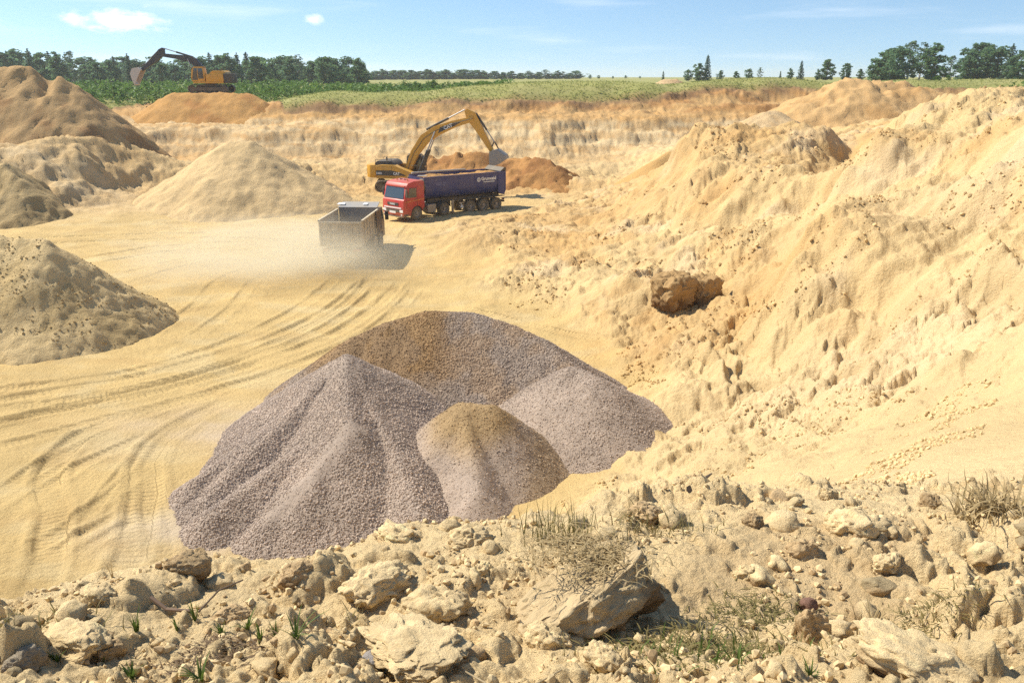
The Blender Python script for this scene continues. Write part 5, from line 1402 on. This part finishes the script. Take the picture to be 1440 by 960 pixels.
HERO = [(1208, 752, 95, 55, 'rounded pale clod with a brown right side below the dry tuft', 903, GREYS * 1.05, EARTH), (528, 838, 92, 46, 'sandy clod with a shaded right face left of centre in the foreground', 904, GREYS, EARTH),
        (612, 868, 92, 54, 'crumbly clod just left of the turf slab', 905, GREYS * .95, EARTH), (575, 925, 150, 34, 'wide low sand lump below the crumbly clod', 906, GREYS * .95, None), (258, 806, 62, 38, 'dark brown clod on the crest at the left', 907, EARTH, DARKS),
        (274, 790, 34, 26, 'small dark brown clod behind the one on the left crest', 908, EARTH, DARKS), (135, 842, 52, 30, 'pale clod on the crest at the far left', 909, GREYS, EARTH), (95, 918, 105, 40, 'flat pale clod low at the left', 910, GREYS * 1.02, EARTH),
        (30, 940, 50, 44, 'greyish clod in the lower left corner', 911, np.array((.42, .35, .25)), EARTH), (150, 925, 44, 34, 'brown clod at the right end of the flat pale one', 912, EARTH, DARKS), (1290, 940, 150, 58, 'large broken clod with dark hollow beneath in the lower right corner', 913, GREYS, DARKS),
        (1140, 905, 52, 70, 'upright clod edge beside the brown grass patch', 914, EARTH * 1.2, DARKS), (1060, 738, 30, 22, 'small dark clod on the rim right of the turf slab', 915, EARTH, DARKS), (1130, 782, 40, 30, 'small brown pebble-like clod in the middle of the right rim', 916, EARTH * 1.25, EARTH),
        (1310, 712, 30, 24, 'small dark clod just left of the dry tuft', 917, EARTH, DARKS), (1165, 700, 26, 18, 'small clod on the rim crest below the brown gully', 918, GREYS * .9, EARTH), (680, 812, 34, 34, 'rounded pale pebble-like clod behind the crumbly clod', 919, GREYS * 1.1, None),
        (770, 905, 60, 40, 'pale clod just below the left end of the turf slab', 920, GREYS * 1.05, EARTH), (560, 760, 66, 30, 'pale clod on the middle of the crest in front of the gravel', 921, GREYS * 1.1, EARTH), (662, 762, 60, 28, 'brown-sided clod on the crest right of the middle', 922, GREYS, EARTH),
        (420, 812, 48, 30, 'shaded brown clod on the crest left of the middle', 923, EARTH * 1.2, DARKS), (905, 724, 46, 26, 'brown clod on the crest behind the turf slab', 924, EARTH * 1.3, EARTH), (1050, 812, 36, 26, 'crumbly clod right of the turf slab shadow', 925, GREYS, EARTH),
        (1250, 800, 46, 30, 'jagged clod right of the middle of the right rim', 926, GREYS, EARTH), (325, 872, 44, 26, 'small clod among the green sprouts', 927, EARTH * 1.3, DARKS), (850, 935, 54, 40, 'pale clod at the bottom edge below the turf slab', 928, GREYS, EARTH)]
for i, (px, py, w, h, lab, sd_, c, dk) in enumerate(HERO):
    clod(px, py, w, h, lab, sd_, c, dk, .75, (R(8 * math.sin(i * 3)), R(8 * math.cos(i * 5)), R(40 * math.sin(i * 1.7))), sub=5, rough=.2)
ps = clod(1138, 858, 26, 17, 'small reddish-brown stone beside the brown grass patch', 929, np.array((.30, .17, .12)), None, .8, name='stone', group=None, sink=.2, sub=4, rough=.06, sq=2.2, cat='stone')
ps = clod(530, 937, 44, 17, 'flat grey stone at the bottom edge left of centre', 931, np.array((.40, .37, .35)), None, .7, name='stone', group=None, sink=.25, sub=4, rough=.06, sq=2.4, cat='stone')
# further clods, alike: five lumps copied about
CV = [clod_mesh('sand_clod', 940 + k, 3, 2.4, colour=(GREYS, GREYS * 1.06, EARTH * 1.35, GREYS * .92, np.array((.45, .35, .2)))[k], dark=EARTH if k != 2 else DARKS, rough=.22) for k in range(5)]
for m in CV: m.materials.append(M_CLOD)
rc = np.random.default_rng(12)
crest_x = np.array([c[0] for c in CREST]); crest_y = np.array([c[1] for c in CREST])
n_c = 0
while n_c < 95:
    px = rc.random() * 1500 - 30; top = np.interp(px, crest_x, crest_y); py = top + 4 + (975 - top) * rc.random() ** 1.25
    if noise2(np.array([px / 120.]), np.array([py / 70.]), 9)[0] < -.12: continue
    p, t = ray_ground(px, py, 1.2, 14)
    if t > 9: continue
    s = t / FPX * (6 + 17 * rc.random() ** 2.2)
    o = bpy.data.objects.new('sand_clod', CV[int(rc.random() * 5)]); COL.objects.link(o)
    o.scale = (s * (.8 + .5 * rc.random()), s * (.8 + .4 * rc.random()), s * (.6 + .4 * rc.random())); o.rotation_euler = tuple(rc.random(3) * (.8, .8, 6.28)); o.location = p - Vector((0, 0, s * .05))
    tone = ('pale', 'cream', 'brown', 'dull', 'tan')[CV.index(o.data)]; big = 'small' if s * FPX / t > 11 else 'tiny'
    side = 'left' if px < 480 else 'middle' if px < 960 else 'right'
    where = 'crest' if py - top < 45 else 'rim near the bottom edge' if py > 880 else 'rim'
    tag(o, '%s %s loose clod on the %s %s of the foreground' % (big, tone, side, where), 'clod', 'small clods on the foreground rim')
    n_c += 1
# loose crumbs: on the rim, on the banks and round the gravel
def crumbs(name, label, x, y, size, tone, seed, sub=1):
    z = terrain(x, y)[0]
    o = scatter(name, np.stack([x, y, z + size * .18], 1), size, tone, M_CRUMB, seed=seed, subdiv=sub, jag=.4)
    o['label'] = label
n = 15000
th = (rc.random(n) * 80 - 40) * math.pi / 180; r = 1.7 + 5.2 * rc.random(n) ** .9
x, y = r * np.sin(th), r * np.cos(th)
k = noise2(x / .5, y / .5, 21) + .5 * noise2(x / .15, y / .15, 22) > -.05; x, y, r = x[k], y[k], r[k]
sz = (.007 + .034 * rc.random(len(x)) ** 3.2)
tn = np.where((rc.random(len(x)) < .22)[:, None], EARTH * .95, GREYS * .84) * (.8 + .28 * rc.random(len(x)))[:, None]
crumbs('sand_crumbs', 'loose sand crumbs strewn over the foreground rim', x, y, sz, tn, 31)
n = 60000
th = rc.random(n) * 34 * math.pi / 180 - R(1); r = np.exp(np.log(9) + (np.log(58) - np.log(9)) * rc.random(n))
x, y = r * np.sin(th), r * np.cos(th)
zz = base_h(x, y)
k = (zz > .35) & (noise2(x / 3.2, y / 3.2, 25) + .6 * noise2(x / .8, y / .8, 26) > .34); x, y, r = x[k], y[k], r[k]
sz = (.018 + .0014 * r) * (.4 + 2.2 * rc.random(len(x)) ** 5)
zz, fl_, _, _, fd_ = terrain(x, y)
tn = soil_colour(x, y, zz, fl_, fd_) * (.84 + .26 * rc.random(len(x)))[:, None]
crumbs('sand_crumbs', 'loose sand crumbs strewn over the right bank', x, y, sz, tn, 32)

hp = bpy.data.objects['sand_heap']
for hob, dens, szk in ((hp, 34, 1.0),):
    P_, f_, F_ = surface_points(hob, dens, 77)
    kk = noise2(P_[:, 0] / 1.2, P_[:, 1] / 1.2, 27) + .4 * noise2(P_[:, 0] / .4, P_[:, 1] / .4, 28) > -.05
    P_ = P_[kk]
    scatter('sand_crumbs', P_, szk * (.03 + .11 * rc.random(len(P_)) ** 3), np.array((.47, .34, .165)) * (.8 + .3 * rc.random(len(P_)))[:, None], M_CRUMB, hob, seed=78, jag=.4)
# sticks and twigs
def stick(pts, r, label, col, cat='stick', name='stick'):
    P = [ray_ground(px, py, 1.2, 30)[0] + Vector((0, 0, dz)) for px, py, dz in pts]
    mb = MB()
    for k in range(len(P) - 1): mb.cyl(P[k], P[k + 1], r * (1 - .25 * k / len(P)), r * (1 - .25 * (k + 1) / len(P)), 7)
    o = mb.build(name, bark('stick_bark_%d' % len(bpy.data.materials), col), None)
    tag(o, label, cat)
    return o
stick(((970, 692, .02), (1000, 672, .10)), .022, 'dark stick lying on the sand behind the right rim', (.10, .07, .05))
stick(((214, 852, .03), (236, 866, .03), (272, 868, .02)), .008, 'bare brown root at the left among the sprouts', (.22, .14, .09), 'root', 'root')
stick(((280, 866, .02), (310, 848, .06), (345, 838, .08)), .004, 'thin bent twig among the green sprouts', (.16, .11, .07), 'twig', 'twig')
stick(((96, 891, .015), (134, 889, .02)), .004, 'thin straight twig on the flat pale clod', (.20, .15, .09), 'twig', 'twig')
stick(((640, 940, .01), (720, 932, .02), (790, 950, .01)), .003, 'long thin straw lying at the bottom edge', (.42, .32, .18), 'straw', 'straw')

# grass tufts and weeds: blades are curved strips
def blade_material(name, cols): return leaf_material(name, cols, .3)
M_GREEN = blade_material('green_blades', ((.075, .125, .022), (.16, .21, .045), (.10, .15, .03)))
M_DRY = blade_material('dry_blades', ((.36, .26, .12), (.52, .40, .21), (.40, .30, .15)))
M_MIX = blade_material('mixed_blades', ((.20, .15, .055), (.36, .27, .12), (.15, .15, .045)))
def tuft(name, px, py, n, hpx, spread, mat, label, cat, width=.006, lean=.5, droop=.5, patch=0., seed=0, dz=0., base=None, group=None, flat=0.):
    p, t = ray_ground(px, py, 1.2, 20) if base is None else base
    s = t / FPX; H = hpx * s; rg = np.random.default_rng(seed + int(px)); V = []; F = []; S = []
    QQ = rg.normal(size=(n, 2)) * (patch, patch * .6); QZ = ground_z(p.x + QQ[:, 0], p.y + QQ[:, 1]) - p.z if patch and base is None else np.zeros(n)
    for k in range(n):
        a = rg.random() * 6.28; q = np.array((rg.normal() * patch, rg.normal() * patch * .6, 0))
        q[2] = QZ[k]; q[:2] = QQ[k]
        h = H * (.45 + .65 * rg.random()); ln = lean * (.3 + rg.random()); d = np.array((math.cos(a), math.sin(a), 0)); w = np.array((-d[1], d[0], 0)) * width * (.6 + .7 * rg.random())
        b = len(V)
        for j in range(5):
            f = j / 4
            c = q + d * (spread * s * rg.random() * .3 + h * ln * f ** 1.6) + np.array((0, 0, h * (f * (1 - flat) - droop * ln * f ** 2.4)))
            tw = w * (1 - f) ** .7 + w * .06
            V += [c - tw, c + tw]
            S += [rg.random() * .15 + .7 * ((k * 7919) % 97) / 97] * 2
        F += [(b + 2 * j, b + 2 * j + 1, b + 2 * j + 3, b + 2 * j + 2) for j in range(4)]
    me = np_mesh(name, np.array(V), np.array(F)); vfloat(me, 'shade', np.array(S))
    o = link(name, me, mat); o.location = p + Vector((0, 0, dz - .012))
    tag(o, label, cat, group)
    return o
G_S = 'green sprouts on the left of the foreground'
for i, (px, py, n, h, lab) in enumerate(((192, 888, 22, 44, 'tallest green sprout at the left beside the root'), (186, 952, 20, 36, 'green sprout at the bottom edge with a dry stem'), (282, 955, 20, 40, 'green sprout at the bottom edge right of the other'),
        (275, 872, 9, 46, 'thin tall grass sprout at the left with few blades'), (312, 892, 18, 26, 'low green sprout at the edge of the dark litter'), (348, 884, 12, 34, 'slim green sprout in the middle of the sprouts'), (366, 902, 16, 34, 'green sprout second from the right of the row'),
        (388, 894, 14, 26, 'low green sprout right of the row'), (418, 912, 12, 52, 'tall thin green sprout at the right end of the row'), (250, 885, 8, 24, 'small green sprout next to the tallest'), (80, 930, 14, 34, 'dry greenish weed at the lower left'), (146, 930, 12, 22, 'tiny green sprout under the flat clod'))):
    tuft('grass_sprout', px, py, n, h, 8, M_GREEN, lab, 'grass', .0045, .30 + .25 * (i % 3), .25, seed=i, group=G_S)
tuft('dry_grass_tuft', 1388, 722, 150, 78, 40, M_DRY, 'big drooping dry grass tuft at the right edge', 'grass', .006, .95, .85, .09, seed=3)
tuft('grass_sprout', 1385, 700, 12, 60, 20, M_MIX, 'few greenish stems rising from the big dry tuft', 'grass', .004, .3, .2, .1, seed=4)
sp_, st_ = ray_ground(840, 812)
slab_top = Vector((slab.location.x - .03, slab.location.y + .02, slab.location.z + .16))
tuft('dry_grass_tuft', 800, 800, 520, 36, 30, M_DRY, 'matted dry grass on top of the overturned turf slab', 'grass', .0032, 1.3, .6, .12, seed=5, base=(slab_top, st_), flat=.35)
tuft('dry_grass_tuft', 790, 762, 110, 60, 20, M_MIX, 'upright straw stems at the back of the turf slab', 'grass', .003, .4, .2, .09, seed=6)
tuft('dry_grass_tuft', 980, 900, 1500, 34, 30, M_MIX, 'broad patch of brown matted grass right of the turf slab', 'grass', .0030, 1.2, .6, .19, seed=7, flat=.3)
tuft('dry_grass_tuft', 1070, 862, 600, 30, 30, M_MIX, 'brown matted grass near the upright clod edge', 'grass', .0030, 1.2, .6, .13, seed=8, flat=.3)
tuft('grass_sprout', 1000, 915, 120, 36, 30, M_GREEN, 'green blades growing through the brown grass patch', 'grass', .004, .6, .4, .15, seed=9)
tuft('dry_grass_tuft', 1225, 895, 26, 62, 16, M_DRY, 'stiff straw stems sticking out of the lower right clod', 'grass', .0035, .8, .2, .02, seed=10)
tuft('dry_grass_tuft', 1300, 868, 420, 28, 30, M_MIX, 'thin brown grass above the lower right clod', 'grass', .0028, 1.2, .6, .12, seed=11, flat=.3)
tuft('dry_grass_tuft', 300, 910, 800, 24, 40, blade_material('litter_blades', ((.12, .075, .04), (.22, .15, .08), (.15, .10, .05))), 'dark matted litter of roots among the green sprouts', 'grass', .003, 1.6, .5, .13, seed=12, flat=.5)
tuft('grass_sprout', 1140, 952, 14, 34, 14, M_GREEN, 'green sprout at the bottom edge right of centre', 'grass', .005, .6, .3, seed=13)
tuft('dry_grass_tuft', 30, 880, 160, 36, 20, M_MIX, 'dry weeds at the left edge of the rim', 'grass', .003, .9, .4, .12, seed=14)
tuft('dry_grass_tuft', 490, 862, 30, 26, 12, M_MIX, 'thin dry stems on the sandy clod left of centre', 'grass', .0028, .8, .3, .05, seed=15)
tuft('dry_grass_tuft', 930, 745, 150, 34, 20, M_MIX, 'dry stems on the crest behind the turf slab', 'grass', .003, .8, .3, .12, seed=16)
tuft('grass_sprout', 158, 812, 5, 34, 6, M_DRY, 'lone pale stem on the crest at the left', 'grass', .003, .2, .1, seed=17)

# ------------------------------------------------------------------ dust thrown up by the dump truck
def dust(name, loc, size, dens, label, seed):
    bm = bmesh.new(); bmesh.ops.create_icosphere(bm, subdivisions=3, radius=1.0)
    me = bpy.data.meshes.new(name); bm.to_mesh(me); bm.free()
    o = link(name, me); o.location = loc; o.scale = size; o['kind'] = 'stuff'; o['label'] = label
    m = bpy.data.materials.new(name); m.use_nodes = True; n, l = m.node_tree.nodes, m.node_tree.links
    n.clear(); out = n.new('ShaderNodeOutputMaterial'); pv = n.new('ShaderNodeVolumePrincipled'); l.new(pv.outputs[0], out.inputs['Volume'])
    pv.inputs['Color'].default_value = (.985, .90, .70, 1); pv.inputs['Anisotropy'].default_value = .2
    tc = n.new('ShaderNodeTexCoord'); ln = n.new('ShaderNodeVectorMath'); ln.operation = 'LENGTH'; l.new(tc.outputs['Object'], ln.inputs[0])
    mr = n.new('ShaderNodeMapRange'); mr.interpolation_type = 'SMOOTHSTEP'; l.new(ln.outputs['Value'], mr.inputs[0])
    mr.inputs[1].default_value = 1.0; mr.inputs[2].default_value = .25; mr.inputs[3].default_value = 0; mr.inputs[4].default_value = 1
    ns = n.new('ShaderNodeTexNoise'); ns.inputs['Scale'].default_value = 1.7; ns.inputs['Detail'].default_value = 3; l.new(tc.outputs['Object'], ns.inputs['Vector'])
    m2 = n.new('ShaderNodeMapRange'); l.new(ns.outputs[0], m2.inputs[0]); m2.inputs[1].default_value = .36; m2.inputs[2].default_value = .66
    mu = n.new('ShaderNodeMath'); mu.operation = 'MULTIPLY'; l.new(mr.outputs[0], mu.inputs[0]); l.new(m2.outputs[0], mu.inputs[1])
    mv = n.new('ShaderNodeMath'); mv.operation = 'MULTIPLY'; l.new(mu.outputs[0], mv.inputs[0]); mv.inputs[1].default_value = dens; l.new(mv.outputs[0], pv.inputs['Density'])
    me.materials.append(m)
    return o
dust('dust_cloud', (dump.location.x - .9, dump.location.y - .5, .5), (3.8, 3.4, 2.0), 1.0, 'pale dust billowing round the wheels of the brown dump truck', 1)
dust('dust_cloud', (dump.location.x - 4.0, dump.location.y - 1.5, .8), (10.5, 7.0, 3.0), .40, 'thin dust drifting left of the brown dump truck', 2)

# ------------------------------------------------------------------ summer haze
hz = MB().box(-4200, 4200, -60, 4200, -8, 34)
hme = bpy.data.meshes.new('haze'); hme.from_pydata(hz.v, [], hz.f); hme.update()
haze = link('haze', hme); haze['kind'] = 'stuff'; haze['label'] = 'thin summer haze over the quarry'
hm = bpy.data.materials.new('haze'); hm.use_nodes = True; hm.node_tree.nodes.clear()
ho = hm.node_tree.nodes.new('ShaderNodeOutputMaterial'); hv = hm.node_tree.nodes.new('ShaderNodeVolumePrincipled')
hv.inputs['Color'].default_value = (.93, .96, 1.0, 1); hv.inputs['Density'].default_value = .00028; hv.inputs['Anisotropy'].default_value = .3
hm.node_tree.links.new(hv.outputs[0], ho.inputs['Volume']); hme.materials.append(hm)
